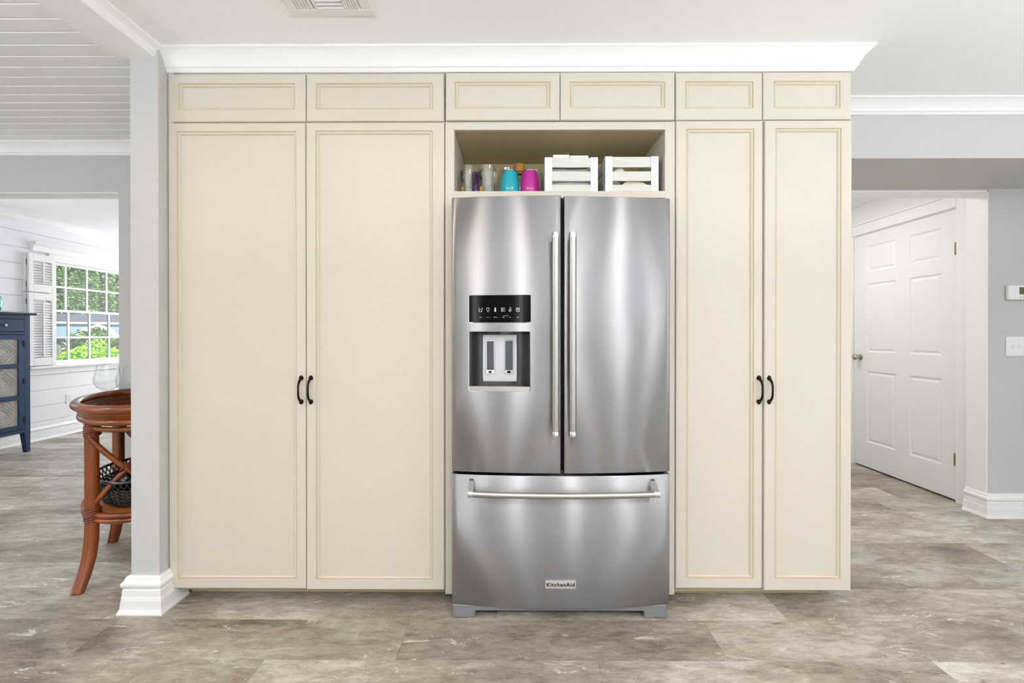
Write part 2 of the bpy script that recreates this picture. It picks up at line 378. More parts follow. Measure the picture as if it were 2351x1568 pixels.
# white lining of the hall opening and living opening
struct(MB().box(3.079, 3.086, YW-.002, YW+.132, .15, 2.125).box(1.56, 3.086, YW-.002, YW+.132, 2.118, 2.127).build('trim_opening', M_white))
struct(MB().box(-3.95, -2.511, YD+.002, YD+.12, 2.088, 2.095).build('trim_living_opening', M_white))
# hall door casing
cs = MB().box(HX-.018, HX+.001, YW+.13, HD0-.006, 0, HDZ+.105).box(HX-.018, HX+.001, HD0-.006, HD1+.006, HDZ+.008, HDZ+.095).box(HX-.018, HX+.001, HD1+.006, HD1+.11, 0, HDZ+.105)
cs.box(HX-.03, HX+.001, YW+.131, HD1+.12, HDZ+.095, HDZ+.115)
struct(cs.build('trim_hall_door', M_white, bevel=.002))
struct(MB().sweep([(HX, YW+.13), (HX, 5.2)], [(0, CEIL), (.05, CEIL), (.04, CEIL-.03), (.01, CEIL-.07), (0, CEIL-.07)], -1).build('trim_hall_crown', M_white))
baseb([(HX, HD1+.11), (HX, 5.2)], -1, 'baseboard_hall')

# ---- six panel hall door (door_1)
dr = thing('door_1', None, None, (HX, (HD0+HD1)/2, 0), kind='structure')
def panel_face(mb, axis, front, outer, cells, depth_sign, back):
    """flat slab front with recessed raised panels; axis 'x' lies in yz"""
    (u0, u1, v0, v1) = outer
    us = sorted({u0, u1, *[c[0] for c in cells], *[c[1] for c in cells]}); vs_ = sorted({v0, v1, *[c[2] for c in cells], *[c[3] for c in cells]})
    def q(u, v, d): return (front + d*depth_sign, u, v) if axis == 'x' else (u, front + d*depth_sign, v)
    for i in range(len(us)-1):
        for j in range(len(vs_)-1):
            a, b, c, d = us[i], us[i+1], vs_[j], vs_[j+1]
            if any(c0-1e-6 <= a and b <= c1+1e-6 and d0-1e-6 <= c and d <= d1+1e-6 for c0, c1, d0, d1 in cells): continue
            mb.add([q(a, c, 0), q(b, c, 0), q(b, d, 0), q(a, d, 0)], [(0, 1, 2, 3)])
    for c0, c1, d0, d1 in cells:
        rings = [(0, 0), (.008, .007), (.016, .009), (.034, .002)]
        pv = []
        for ins, dp in rings: pv += [q(c0+ins, d0+ins, dp), q(c1-ins, d0+ins, dp), q(c1-ins, d1-ins, dp), q(c0+ins, d1-ins, dp)]
        fs = [(r*4+i, r*4+(i+1) % 4, r*4+4+(i+1) % 4, r*4+4+i) for r in range(3) for i in range(4)] + [(12, 13, 14, 15)]
        mb.add(pv, fs)
    a, b, c, d = u0, u1, v0, v1
    mb.add([q(a, c, 0), q(b, c, 0), q(b, d, 0), q(a, d, 0), q(a, c, back), q(b, c, back), q(b, d, back), q(a, d, back)],
           [(0, 1, 5, 4), (1, 2, 6, 5), (2, 3, 7, 6), (3, 0, 4, 7), (4, 5, 6, 7)])
DX = HX-.004
cells = [(3.338, 3.612, 1.745, 1.975), (3.742, 4.045, 1.745, 1.975), (3.338, 3.612, 1.035, 1.64), (3.742, 4.045, 1.035, 1.64), (3.338, 3.612, .235, .865), (3.742, 4.045, .235, .865)]
mb = MB(); panel_face(mb, 'x', DX, (HD0+.003, HD1-.004, .014, HDZ-.004), cells, 1, .04); mb.build('door_leaf', M_door, dr)
for z in (1.80, .30):
    h = MB().box(DX-.003, DX+.002, HD0-.012, HD0+.018, z-.045, z+.045); 
    for k in range(5): h.lathe([(.005, z-.045+k*.018+.001), (.005, z-.045+k*.018+.016)], (DX-.006, HD0+.001, 0), 10)
    h.build('hinge', mat('worn_brass', (150, 128, 98), .4, metal=.9), dr)
kb = MB().lathe([(.026, 0), (.026, -.006), (.012, -.010), (.011, -.026), (.020, -.034), (.027, -.046), (.026, -.056), (.018, -.063), (.002, -.065)], (DX, HD1-.07, .985), 20, axis='x')
kb.build('door_knob', M_nickel, dr, smooth=True)
box('gap_liner', M_gap, HX+.035, HX+.04, HD0-.02, HD1+.02, 0, HDZ+.02, dr)

# ---- living room side wall: shiplap boards, window_1
WY0, WY1, WZ0, WZ1 = 5.235, 6.50, .835, 2.07
slab = MB().box(XL-.14, XL-.012, YB, WY0, 0, 2.58).box(XL-.14, XL-.012, WY1, 7.5, 0, 2.58).box(XL-.14, XL-.012, WY0, WY1, 0, WZ0).box(XL-.14, XL-.012, WY0, WY1, WZ1, 2.58)
wl = struct(slab.build('wall_left', M_ship, origin=(XL, 5, 0)))
bh = .1755; z = .155; k = 0
def board(y0, y1, z0, z1): MB().box(XL-.012, XL, y0, y1, z0+.002, z1-.002).build('wall_board', M_ship, wl, bevel=.0012, seg=1)
z = 1.19 - (1031-768)/221.0 + .165
zz = [0.155]; s0 = 1.19+(768-714)/220.6
while s0 > .3: s0 -= bh
while s0 < 2.58: zz.append(s0); s0 += bh
zz.append(2.58)
for a, b_ in zip(zz[:-1], zz[1:]):
    if b_-a < .02: continue
    if b_ <= WZ0 or a >= WZ1: board(YD+.12, 7.5, a, b_)
    else: board(YD+.12, WY0-.06, a, b_); board(WY1+.06, 7.5, a, b_)
wi = thing('window_1', None, None, (XL, (WY0+WY1)/2, WZ0), kind='structure')
def yzbox(mb, y0, y1, z0, z1, x0, x1): mb.box(x0, x1, y0, y1, z0, z1)
f = MB(); yzbox(f, WY0, WY0+.03, WZ0, WZ1, XL-.13, XL+.01); yzbox(f, WY1-.03, WY1, WZ0, WZ1, XL-.13, XL+.01); yzbox(f, WY0+.03, WY1-.03, WZ1-.03, WZ1, XL-.13, XL+.01); yzbox(f, WY0+.03, WY1-.03, WZ0, WZ0+.02, XL-.13, XL+.01)
f.build('window_frame', M_white, wi)
f = MB(); yzbox(f, WY0-.06, WY0, WZ0, WZ1+.06, XL, XL+.018); yzbox(f, WY1, WY1+.06, WZ0, WZ1+.06, XL, XL+.018); yzbox(f, WY0, WY1, WZ1, WZ1+.06, XL, XL+.018)
f.build('window_casing', M_white, wi, bevel=.002)
f = MB(); yzbox(f, WY0-.30, WY1+.30, WZ0-.03, WZ0, XL-.1, XL+.06); f.build('window_sill', M_white, wi, bevel=.006)
f = MB(); yzbox(f, WY0-.27, WY1+.27, WZ0-.10, WZ0-.03, XL, XL+.018); f.build('window_apron', M_white, wi, bevel=.002)
f = MB().poly([(XL, 2.12), (XL+.03, 2.12), (XL+.035, 2.13), (XL+.045, 2.175), (XL+.07, 2.205), (XL+.07, 2.225), (XL, 2.225)], WY0-.25, WY1+.25, 'xz')
f.build('window_cornice', M_white, wi)
zm = 1.457
def sash(y0, y1, z0, z1, x, vs_, zh, nm):
    s = MB(); tk = .03
    yzbox(s, y0, y0+.028, z0, z1, x-tk, x); yzbox(s, y1-.028, y1, z0, z1, x-tk, x); yzbox(s, y0+.028, y1-.028, z0, z0+.03, x-tk, x); yzbox(s, y0+.028, y1-.028, z1-.03, z1, x-tk, x)
    so = s.build(nm, M_white, wi, bevel=.002, seg=1)
    for v in vs_: MB().box(x-.022, x-.004, v-.011, v+.011, z0+.03, z1-.03).build('muntin', M_white, so)
    MB().box(x-.0215, x-.0045, y0+.028, y1-.028, zh-.011, zh+.011).build('muntin', M_white, so)
    MB().box(x-.015, x-.012, y0+.028, y1-.028, z0+.03, z1-.03).build('pane', M_pane, so)
sash(WY0+.03, WY1-.03, zm, WZ1-.03, XL-.06, [5.453, 5.725, 6.0, 6.27], 1.755, 'upper_sash')
sash(WY0+.03, WY1-.03, WZ0+.02, zm+.028, XL-.028, [5.453, 5.725, 6.0, 6.27], 1.155, 'lower_sash')

# ================================================================== THINGS: shutters
def shutter(z0, z1, label):
    y0, y1, xf = 4.925, 5.222, XL+.055
    t = thing('window_shutter', label, 'shutter', (xf, (y0+y1)/2, z0), group='folding shutters beside the far window')
    fr = MB().box(xf-.025, xf, y0, y0+.05, z0, z1).box(xf-.025, xf, y1-.05, y1, z0, z1).box(xf-.025, xf, y0+.05, y1-.05, z0, z0+.09).box(xf-.025, xf, y0+.05, y1-.05, z1-.08, z1)
    fr.build('shutter_frame', M_white, t, bevel=.002, seg=1)
    MB().box(xf-.055, xf-.03, y0-.012, y1-.02, z0+.004, z1-.004).build('folded_leaf', M_white, t, bevel=.002, seg=1)
    zc = z0+.105
    while zc < z1-.09:
        MB().poly([(xf-.022, zc+.016), (xf-.018, zc+.018), (xf-.001, zc-.008), (xf-.005, zc-.010)], y0+.05, y1-.05, 'xz').build('louver', M_white, t); zc += .0295
    MB().box(xf+.001, xf+.012, (y0+y1)/2-.008, (y0+y1)/2+.008, z0+.10, z1-.085).build('tilt_rod', M_white, t)
    for zq in (z0+.08, z1-.1): MB().box(xf-.03, xf-.024, y0-.006, y0+.004, zq-.03, zq+.03).build('hinge', mat('grey_hinge', (150, 150, 150), .4, metal=.7), t)
shutter(.842, 1.655, 'white louvered folding shutter, tall lower one of the two beside the far window')
shutter(1.662, 2.085, 'white louvered folding shutter, short upper one of the two beside the far window')
# wall outlet under the window
o = thing('wall_outlet', 'white electrical outlet plate on the white shiplap wall', 'outlet', (XL, 5.42, .42))
MB().box(XL, XL+.006, 5.42-.038, 5.42+.038, .42-.06, .42+.06).build('cover_plate', M_white, o, bevel=.002)
for q in (-.02, .02): MB().box(XL+.006, XL+.008, 5.42-.016, 5.42+.016, .42+q-.014, .42+q+.014).build('socket', mat('outlet_white', (222, 222, 222), .4), o, bevel=.002)

# ---- blue cabinet with tin panels
BX = -4.93; B0, B1 = 3.72, 4.60
M_blue = mat('navy_blue_paint', (36, 64, 94), .42, var=.08, vscale=5)
M_bluet = mat('dark_blue_top', (38, 48, 66), .35)
M_tin = mat('pressed_tin', (176, 174, 164), .55, metal=.25, var=.12, vscale=14)
bc = thing('blue_cabinet', 'navy blue wooden cabinet with pressed tin door panels by the shiplap wall', 'cabinet', (-5.12, (B0+B1)/2, 0))
MB().box(-5.29, BX-.02, B0+.01, B1-.01, .20, 1.375).build('body', M_blue, bc, bevel=.003)
MB().box(-5.31, BX+.03, B0-.03, B1+.035, 1.385, 1.408).build('top', M_bluet, bc, bevel=.004)
for z0, z1 in ((1.345, 1.385), (1.19, 1.215), (.20, .235)): MB().box(BX-.02, BX, B0+.06, B1-.06, z0, z1).build('face_rail', M_blue, bc, bevel=.002)
for q in (B0+.005, B1-.06):
    lg = MB(); y0, y1 = q, q+.055
    lg.box(BX-.055, BX, y0, y1, .20, 1.385)
    sgn = 1 if q < B0+.1 else -1
    lg.add([(BX-.055, y0, .2), (BX, y0, .2), (BX, y1, .2), (BX-.055, y1, .2)] + [(BX-.04, y0+(.0 if sgn > 0 else .018), 0), (BX-.0, y0+(.0 if sgn > 0 else .018), 0), (BX-.0, y1-(.018 if sgn > 0 else 0), 0), (BX-.04, y1-(.018 if sgn > 0 else 0), 0)],
           [(0, 1, 5, 4), (1, 2, 6, 5), (2, 3, 7, 6), (3, 0, 4, 7), (4, 5, 6, 7)])
    lg.build('leg', M_blue, bc, bevel=.002)
for q in (B0+.005, B1-.05): MB().box(-5.30, -5.26, q, q+.045, 0, .2).build('leg', M_blue, bc, bevel=.002)
mid = (B0+B1)/2
for (a, b_) in ((B0+.065, mid-.003), (mid+.003, B1-.065)):
    d = MB().box(BX-.018, BX+.002, a, b_, 1.22, 1.34).build('drawer', M_blue, bc, bevel=.003)
    MB().lathe([(.006, 0), (.006, .015), (.014, .02), (.012, .03), (.001, .032)], (BX+.002, (a+b_)/2, 1.28), 14, axis='x').build('knob', M_nickel, d, smooth=True)
    dd = MB(); rows = [(.275, .53), (.59, .85), (.905, 1.145)]
    dd.box(BX-.018, BX+.004, a, a+.05, .24, 1.185).box(BX-.018, BX+.004, b_-.05, b_, .24, 1.185)
    for z0, z1 in ((.24, .285), (.535, .585), (.855, .90), (1.14, 1.185)): dd.box(BX-.018, BX+.004, a+.05, b_-.05, z0, z1)
    do = dd.build('door', M_blue, bc, bevel=.002)
    for z0, z1 in ((.285, .535), (.585, .855), (.90, 1.14)):
        pn = MB().box(BX-.014, BX-.010, a+.05, b_-.05, z0, z1)
        cyy, czz = (a+b_)/2, (z0+z1)/2; ry, rz = (b_-a)/2-.06, (z1-z0)/2-.01
        for s_ in (1, .72, .44):
            pts = [(BX-.009, cyy+ry*s_, czz), (BX-.009, cyy, czz+rz*s_), (BX-.009, cyy-ry*s_, czz), (BX-.009, cyy, czz-rz*s_)]
            pn.tube(pts, .003, 5, closed=True)
        for cc in ((1, 1), (1, -1), (-1, 1), (-1, -1)):
            pn.tube([(BX-.009, cyy+cc[0]*ry, czz+cc[1]*rz*.35), (BX-.009, cyy+cc[0]*ry*.4, czz+cc[1]*rz)], .0025, 5)
        pn.build('tin_panel', M_tin, do)
    for zh in (.33, .72, 1.10): MB().box(BX+.004, BX+.009, b_-.008, b_+.006, zh-.03, zh+.03).build('hinge', M_rub, do)
v = MB().lathe([(.05, 0), (.062, .01), (.072, .03), (.080, .055), (.084, .08), (.084, .105), (.079, .13), (.068, .155), (.053, .178), (.041, .197), (.034, .215), (.030, .235), (.031, .252), (.036, .264), (.040, .27), (.035, .268), (.026, .25), (.03, .2)], (-4.97-.11, 4.375, 1.408), 32)
tag(v.build('vase', mat('teal_ceramic', (20, 150, 160), .2, coat=.5), smooth=True), 'teal ceramic vase on top of the navy blue cabinet', 'vase')

# ================================================================== CABINETS
M3 = [M_cab, M_glaze]
def cab_door(nm, X0, X1, Z0, Z1, R, parent, yf=FACE, th=.012):
    """frame with beaded recess; R = recess rectangle x0,x1,z0,z1"""
    def rect(k, ins):   # k=0 outer rect, 1 recess rect
        a = (X0, X1, Z0, Z1) if k == 0 else R
        return (a[0]+ins, a[1]-ins, a[2]+ins, a[3]-ins)
    rings = [(0, 0, th, 0), (0, 0, .003, 0), (0, .003, 0, 0), (1, 0, 0, 0), (1, .0022, .004, 1), (1, .0045, .0045, 1), (1, .008, .0015, 0), (1, .012, .0015, 0), (1, .0145, .006, 0), (1, .016, .008, 1)]
    mb = MB(); vs = []
    for k, ins, d, mi in rings:
        a, b, c, e = rect(k, ins); vs += [(a, yf+d, c), (b, yf+d, c), (b, yf+d, e), (a, yf+d, e)]
    base = len(mb.v)
    for r in range(len(rings)-1):
        mb.m = rings[r+1][3]
        mb.add(vs[r*4:r*4+8], [(i, (i+1) % 4, 4+(i+1) % 4, 4+i) for i in range(4)])
    mb.m = 0; mb.add(vs[0:4], [(0, 1, 2, 3)])
    o = mb.build(nm, M3, parent)
    bm = bmesh.new(); bm.from_mesh(o.data); bmesh.ops.remove_doubles(bm, verts=bm.verts, dist=1e-5); bmesh.ops.recalc_face_normals(bm, faces=bm.faces); bm.to_mesh(o.data); bm.free()
    a, b, c, e = rect(1, .0155); MB().box(a, b, yf+.008, yf+.0115, c, e).build('center_panel', M_cab, o)
    return o
def PXR(x0, x1, y0, y1):                   # pixel box on the cabinet face to metres
    ym, xm = (y0+y1)/2, (x0+x1)/2
    return at(x0, ym, FACE).x, at(x1, ym, FACE).x, at(xm, y1, FACE).z, at(xm, y0, FACE).z
def pull(px, parent):
    X = at(px, 895, FACE).x; zc = at(px, 895, FACE).z; hh = .054
    mb = MB()
    for sgn in (-1, 1):                    # heart shaped end plates
        pts = []
        for k in range(20):
            a = 2*PI*k/20; r = .0098*(1+.32*max(0, math.cos(a))**6 - .06*max(0, -math.cos(a))**4)
            pts.append((X+r*math.sin(a)*1.0, zc+sgn*(hh-.003)+sgn*r*math.cos(a)))
        mb.poly(pts, FACE-.0035, FACE+.0002, 'xz')
    mb.lathe([(.006, FACE-.009), (.007, FACE-.003)], (X, 0, zc+hh-.005), 12, axis='y')
    mb.lathe([(.006, FACE-.009), (.007, FACE-.003)], (X, 0, zc-hh+.005), 12, axis='y')
    path = [(X, FACE-.003, zc+hh-.004), (X, FACE-.012, zc+hh-.008), (X, FACE-.024, zc+hh-.018), (X, FACE-.030, zc+hh-.032), (X, FACE-.031, zc), (X, FACE-.030, zc-hh+.032), (X, FACE-.024, zc-hh+.018), (X, FACE-.012, zc-hh+.008), (X, FACE-.003, zc-hh+.004)]
    mb.tube(path, [.0055, .0058, .005, .0045, .0043, .0045, .005, .0058, .0055], 10)
    return mb.build('handle', M_bronze, parent, smooth=True)
CB = 2.615                                  # cabinet backs
def body(mb, x0, x1, z0, z1): mb.box(x0, x1, FACE+.0125, CB, z0, z1)
ztop = CEIL-.0005
xa, xb = PX1+.004, ax(1020.5, FACE)
lc = thing('tall_cabinet', 'wide cream pantry cabinet left of the refrigerator with bronze pulls', 'cabinet', ((xa+xb)/2, 2.3, 0))
MB().box(xa+.018, xb, FACE+.0125, CB, .076, ztop-.001).box(xa, xa+.02, FACE+.004, CB, .076, ztop-.001).build('body', M_cab, lc)
MB().box(xa+.03, xb, FACE+.10, CB, 0, .05).build('toe_kick', M_cabin, lc)
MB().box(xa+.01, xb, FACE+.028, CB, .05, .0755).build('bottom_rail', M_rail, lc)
top = dict()
cab_door('upper_door', *PXR(388, 701.3, 170.5, 279), PXR(409, 677, 191, 252), lc)
cab_door('upper_door', *PXR(703.3, 1019, 169.5, 278), PXR(725, 994, 190.5, 251), lc)
d1 = cab_door('door', *PXR(388, 701.3, 282, 1351), PXR(406, 681, 301, 1331), lc); pull(692, d1)
d2 = cab_door('door', *PXR(703.3, 1020, 281, 1354), PXR(724.5, 994, 299.5, 1333), lc); pull(714, d2)
xa, xb = ax(1551, FACE), ax(1955, FACE)
rc = thing('tall_cabinet', 'narrow cream pantry cabinet right of the refrigerator with bronze pulls', 'cabinet', ((xa+xb)/2, 2.3, 0))
MB().box(xa, xb, FACE+.0125, CB, .076, ztop-.001).build('body', M_cab, rc)
MB().box(xa, xb-.075, FACE+.10, CB, 0, .05).build('toe_kick', M_cabin, rc)
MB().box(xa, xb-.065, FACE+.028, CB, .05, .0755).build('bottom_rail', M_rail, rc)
cab_door('upper_door', *PXR(1551.5, 1750.3, 167, 275), PXR(1573, 1730, 186.5, 249), rc)
cab_door('upper_door', *PXR(1752.3, 1954.5, 165.5, 274), PXR(1776, 1930, 185.5, 249), rc)
d1 = cab_door('door', *PXR(1551.8, 1750.3, 277, 1351), PXR(1575, 1731, 295.5, 1330), rc); pull(1742, d1)
d2 = cab_door('door', *PXR(1754.5, 1954, 277, 1355), PXR(1778, 1930, 294.5, 1330), rc, yf=FACE-.003); pull(1765, d2)
# middle unit with open shelf over the refrigerator
xa, xb = ax(1022, FACE), ax(1549.5, FACE)
mc = thing('bridge_cabinet', 'cream cabinet above the refrigerator with open display shelf', 'cabinet', ((xa+xb)/2, 2.3, 0))
zo0, zo1 = az(438, FACE), az(297, FACE); xo0, xo1 = ax(1043, FACE), ax(1527, FACE); zu = az(279, FACE); zs = az(454, FACE)
F0 = FACE+.004
bd = MB().box(xa, xb, FACE+.0125, 2.46, zu, ztop-.001)
bd.box(xa, xo0, F0, F0+.02, .045, zu).box(xo1, xb, F0, F0+.02, .045, zu).box(xo0, xo1, F0, F0+.02, zo1, zu).box(xo0, xo1, F0, F0+.02, zs, zo0)
bd.build('face_frame', M_cab, mc, bevel=.001, seg=1)
SB = 2.40
cc = MB().box(xa, xo0-.001, F0+.0205, SB+.01, .045, zu-.001).box(xo1+.001, xb, F0+.0205, SB+.01, .045, zu-.001)
cc.box(xo0-.001, xo1+.001, F0+.0205, SB, zs, zo0-.0005)
cc.build('side_panel', M_cab, mc)
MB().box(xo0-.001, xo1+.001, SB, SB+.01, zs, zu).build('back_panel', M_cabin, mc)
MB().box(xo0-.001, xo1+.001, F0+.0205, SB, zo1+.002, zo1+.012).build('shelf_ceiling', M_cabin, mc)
cab_door('upper_door', *PXR(1024, 1284.8, 168.5, 277), PXR(1044.5, 1263, 189, 250.5), mc, yf=FACE-.006)
cab_door('upper_door', *PXR(1286.3, 1548, 167.5, 276.5), PXR(1307.5, 1526, 188.5, 250), mc, yf=FACE-.006)

# ================================================================== REFRIGERATOR
RX0, RX1 = ax(1037, 1.905), ax(1538.5, 1.905); RC = (RX0+RX1)/2; RH = (RX1-RX0)/2
def yf(x): return 1.872 + .033*((x-RC)/RH)**2
rf = thing('refrigerator', 'stainless steel french door refrigerator with water dispenser', 'refrigerator', (RC, 2.2, 0))
def curved(x0, x1, z0, z1, back, hole=None, cr=.006, nx=28, m=None):
    """bowed slab with rounded vertical edges, optional rectangular hole in the front"""
    xs = [x0, x0+.0015, x0+cr*.5, x0+cr] + [x0+cr+(x1-x0-2*cr)*k/nx for k in range(1, nx)] + [x1-cr, x1-cr*.5, x1-.0015, x1]
    zs_ = [z0, z0+.003, z1-.003, z1]
    if hole: xs += [hole[0], hole[1]]; zs_ += [hole[2], hole[3]]
    xs = sorted(set(xs)); zs_ = sorted(set(zs_))
    def yy(x, z):
        e = min(x-x0, x1-x); d = 0
        if e < cr: d = cr*(1-math.sqrt(max(0, 1-((cr-e)/cr)**2)))
        ez = min(z-z0, z1-z)
        if ez < .003: d += .002*(1-ez/.003)
        return yf(x)+d
    mb = MB(); idx = {}; vs = []
    for i, x in enumerate(xs):
        for j, z in enumerate(zs_): idx[i, j] = len(vs); vs.append((x, yy(x, z), z))
    fs = []
    for i in range(len(xs)-1):
        for j in range(len(zs_)-1):
            if hole and hole[0]-1e-6 <= xs[i] and xs[i+1] <= hole[1]+1e-6 and hole[2]-1e-6 <= zs_[j] and zs_[j+1] <= hole[3]+1e-6: continue
            fs.append((idx[i, j], idx[i+1, j], idx[i+1, j+1], idx[i, j+1]))
    n = len(vs); bi = {}
    for i, x in enumerate(xs):
        for j in (0, len(zs_)-1): bi[i, j] = len(vs); vs.append((x, back, zs_[j]))
    J = len(zs_)-1; I = len(xs)-1
    for i in range(I):
        fs.append((idx[i, 0], idx[i+1, 0], bi[i+1, 0], bi[i, 0])); fs.append((idx[i, J], idx[i+1, J], bi[i+1, J], bi[i, J]))
        fs.append((bi[i, 0], bi[i+1, 0], bi[i+1, J], bi[i, J]))
    for i in (0, I):
        fs.append(tuple([idx[i, j] for j in range(J+1)] + [bi[i, J], bi[i, 0]]))
    mb.add(vs, fs); return mb
ZD0, ZD1 = .6145, 1.765
MB().box(RX0+.006, RX1-.006, 1.975, 2.585, .03, 1.755).build('case', mat('dark_grey_case', (52, 53, 56), .5), rf, bevel=.003)
gx = ax(1288, 1.872); gx2 = ax(1294.5, 1.872)
hx0, hx1 = ax(1076, 1.885), ax(1217, 1.885); hz1, hz0 = az(761, 1.885), az(899, 1.885)
ld = curved(RX0, gx, ZD0, ZD1, 1.962, hole=(hx0, hx1, hz0, hz1)).build('left_door', M_steel, rf, smooth=True)
rd = curved(gx2, RX1, ZD0, ZD1-.004, 1.962).build('right_door', M_steel, rf, smooth=True)
MB().box(RX0+.01, RX1-.01, 1.958, 1.976, .062, 1.75).build('door_gasket', M_rub, rf)
MB().box(gx-.001, gx2+.001, 1.925, 1.96, ZD0+.005, ZD1-.012).build('mullion', M_rub, rf)
dw = curved(RX0, RX1, .0545, .603, 1.962, cr=.006, nx=48).build('freezer_drawer', M_steel, rf, smooth=True)
# drawer top lip
MB().box(RX0+.004, RX1-.004, 1.945, 1.965, .592, .606).build('drawer_lip', M_grey, dw, bevel=.002)
# dispenser alcove
yd = 1.886; RD = .066
al = MB()
def cv(u):                                 # curved alcove depth
    return yd+.002 + RD*(1-abs(u)**3.2)
us = [-1+2*k/24 for k in range(25)]; hw_, hc = (hx1-hx0)/2, (hx0+hx1)/2
vs = []; fs = []
for k, u in enumerate(us):
    x = hc+hw_*u
    for z in (hz0, hz1): vs.append((x, max(cv(u), yf(x)+.001), z))
for k in range(24): fs.append((2*k, 2*k+2, 2*k+3, 2*k+1))
al.add(vs, fs)
vs = [(hc+hw_*u, max(cv(u), yf(hc+hw_*u)+.001), hz1) for u in us] + [(hc+hw_*u, yf(hc+hw_*u), hz1) for u in us]
al.add(vs, [(k, k+1, 25+k+1, 25+k) for k in range(24)])
ds = al.build('dispenser_alcove', mat('alcove_grey_metal', (74, 75, 77), .3, metal=.85), ld, smooth=True)
MB().box(hc-.074, hc+.074, yd+RD-.014, yd+RD-.001, hz0+.036, hz1-.012).build('back_plate', M_plate, ds, bevel=.003)
for q in (-.040, .040):
    MB().box(hc+q-.0185, hc+q+.0185, yd+RD-.020, yd+RD-.012, hz0+.070, hz1-.036).build('paddle_bezel', M_chrome, ds, bevel=.002)
    MB().box(hc+q-.0155, hc+q+.0155, yd+RD-.024, yd+RD-.0185, hz0+.086, hz1-.040).build('paddle', M_dgrey, ds, bevel=.002)
    MB().box(hc+q-.008, hc+q+.006, yd+RD-.022, yd+RD-.0187, hz0+.073, hz0+.083).build('paddle_sensor', M_black, ds)
tr = MB(); pts = [(hc+hw_*u, max(cv(u)-.001, yf(hc+hw_*u))) for u in us]
out = [(hx0+.002, yf(hx0)-.0015), (hc, yf(hc)-.0015), (hx1-.002, yf(hx1)-.0015)]
tr.poly(out+pts[::-1], hz0, hz0+.022, 'xy'); tr.build('drip_tray', M_steel2, ds, bevel=.001, seg=1)
for q in (-.045, .038): MB().box(hc+q-.008, hc+q+.008, yd+.045, yd+.051, hz0+.022, hz0+.0227).build('tray_slot', M_rub, ds)
MB().box(hc-.055, hc+.0, yd+.012, yd+.05, hz1-.009, hz1-.001).build('nozzle', M_rub, ds, bevel=.002)
# bright bezels
def bezel(nm, x0, x1, z0, z1, r, parent, wdt=.0022):
    pts = []
    for cx_, cz_, a0 in ((x1-r, z1-r, 0), (x0+r, z1-r, PI/2), (x0+r, z0+r, PI), (x1-r, z0+r, 1.5*PI)):
        for k in range(5):
            a = a0+PI/2*k/4; X = cx_+r*math.cos(a); pts.append((X, yf(X)-.0006, cz_+r*math.sin(a)))
    return MB().tube(pts, wdt/2, 6, closed=True).build(nm, M_chrome, parent, smooth=True)
bezel('bezel', hx0, hx1, hz0, hz1, .008, ds)
p0, p1 = ax(1075.5, 1.883), ax(1218.5, 1.883); pz1, pz0 = az(677.5, 1.883), az(740.5, 1.883)
pn = MB(); vs = []; n = 16
outl = []
r = .005
for cx_, cz_, a0 in ((p1-r, pz1-r, 0), (p0+r, pz1-r, PI/2), (p0+r, pz0+r, PI), (p1-r, pz0+r, 1.5*PI)):
    for k in range(5): a = a0+PI/2*k/4; outl.append((cx_+r*math.cos(a), cz_+r*math.sin(a)))
# glass is bowed like the door: strips
vs = []
for k in range(17):
    X = p0+(p1-p0)*k/16; e = r if 0 < k < 16 else r
    ins = .0015 if k in (0, 16) else 0
    vs += [(X, yf(X)-.0012, pz0+ins), (X, yf(X)-.0012, pz1-ins), (X, yf(X)+.002, pz0+ins), (X, yf(X)+.002, pz1-ins)]
fs = []
for k in range(16):
    a, b_ = 4*k, 4*k+4
    fs += [(a, b_, b_+1, a+1), (a, a+2, b_+2, b_), (a+1, b_+1, b_+3, a+3)]
fs += [(0, 1, 3, 2), (64, 66, 67, 65)]
pn.add(vs, fs); cp = pn.build('control_panel', M_black, ld)
bezel('bezel', p0, p1, pz0, pz1, .005, cp)
# icons of the control panel
yp = lambda x: yf(x)-.0016
zi = az(711, 1.883)
def strokes(px, lines, rr=.00075):
    mb = MB(); X = ax(px, 1.883)
    for ln, cl_ in lines:
        pts = [(X+a, yp(X), zi+b) for a, b in ln]
        mb.tube(pts, rr, 5, closed=cl_)
    mb.build('icon', M_ink, cp)
def arc(cx_, cz_, r, a0, a1, n=10): return [(cx_+r*math.cos(a0+(a1-a0)*k/n), cz_+r*math.sin(a0+(a1-a0)*k/n)) for k in range(n+1)]
cup = [(-.0065, .008), (-.0058, -.006), (-.004, -.008), (.004, -.008), (.0058, -.006), (.0065, .008)]
strokes(1103, [(cup, False), ([(-.002, -.001), (0, .003), (.002, -.001), (0, -.0035)], True)], .0009)
strokes(1120, [(arc(0, .003, .0056, -.9, PI+.9), False), ([(-.003, -.002), (-.002, -.006), (.002, -.006), (.003, -.002)], False), ([(-.002, -.0085), (.002, -.0085)], False)])
strokes(1137, [(arc(0, -.005, .0032, -4.2, 1.05), False), ([(-.0018, -.002), (-.0018, .009), (.0018, .009), (.0018, -.002)], False), ([(0, -.006), (0, .003)], False)], .001)
strokes(1155, [(arc(-.005, .005, .0028, 0, 2*PI-.01), True), (arc(-.005, -.0052, .0028, 0, 2*PI-.01), True), ([(-.001, .007), (.008, .007)], False), ([(-.007, 0), (.008, 0)], False), ([(-.001, -.006), (.008, -.006)], False)])
strokes(1171, [(arc(0, -.003, .0052, 0, 2*PI-.01), True), ([(.004, .002), (.004, .008), (.002, .0095), (-.001, .0095), (-.003, .007)], False), ([(0, -.001), (0, -.005)], False)])
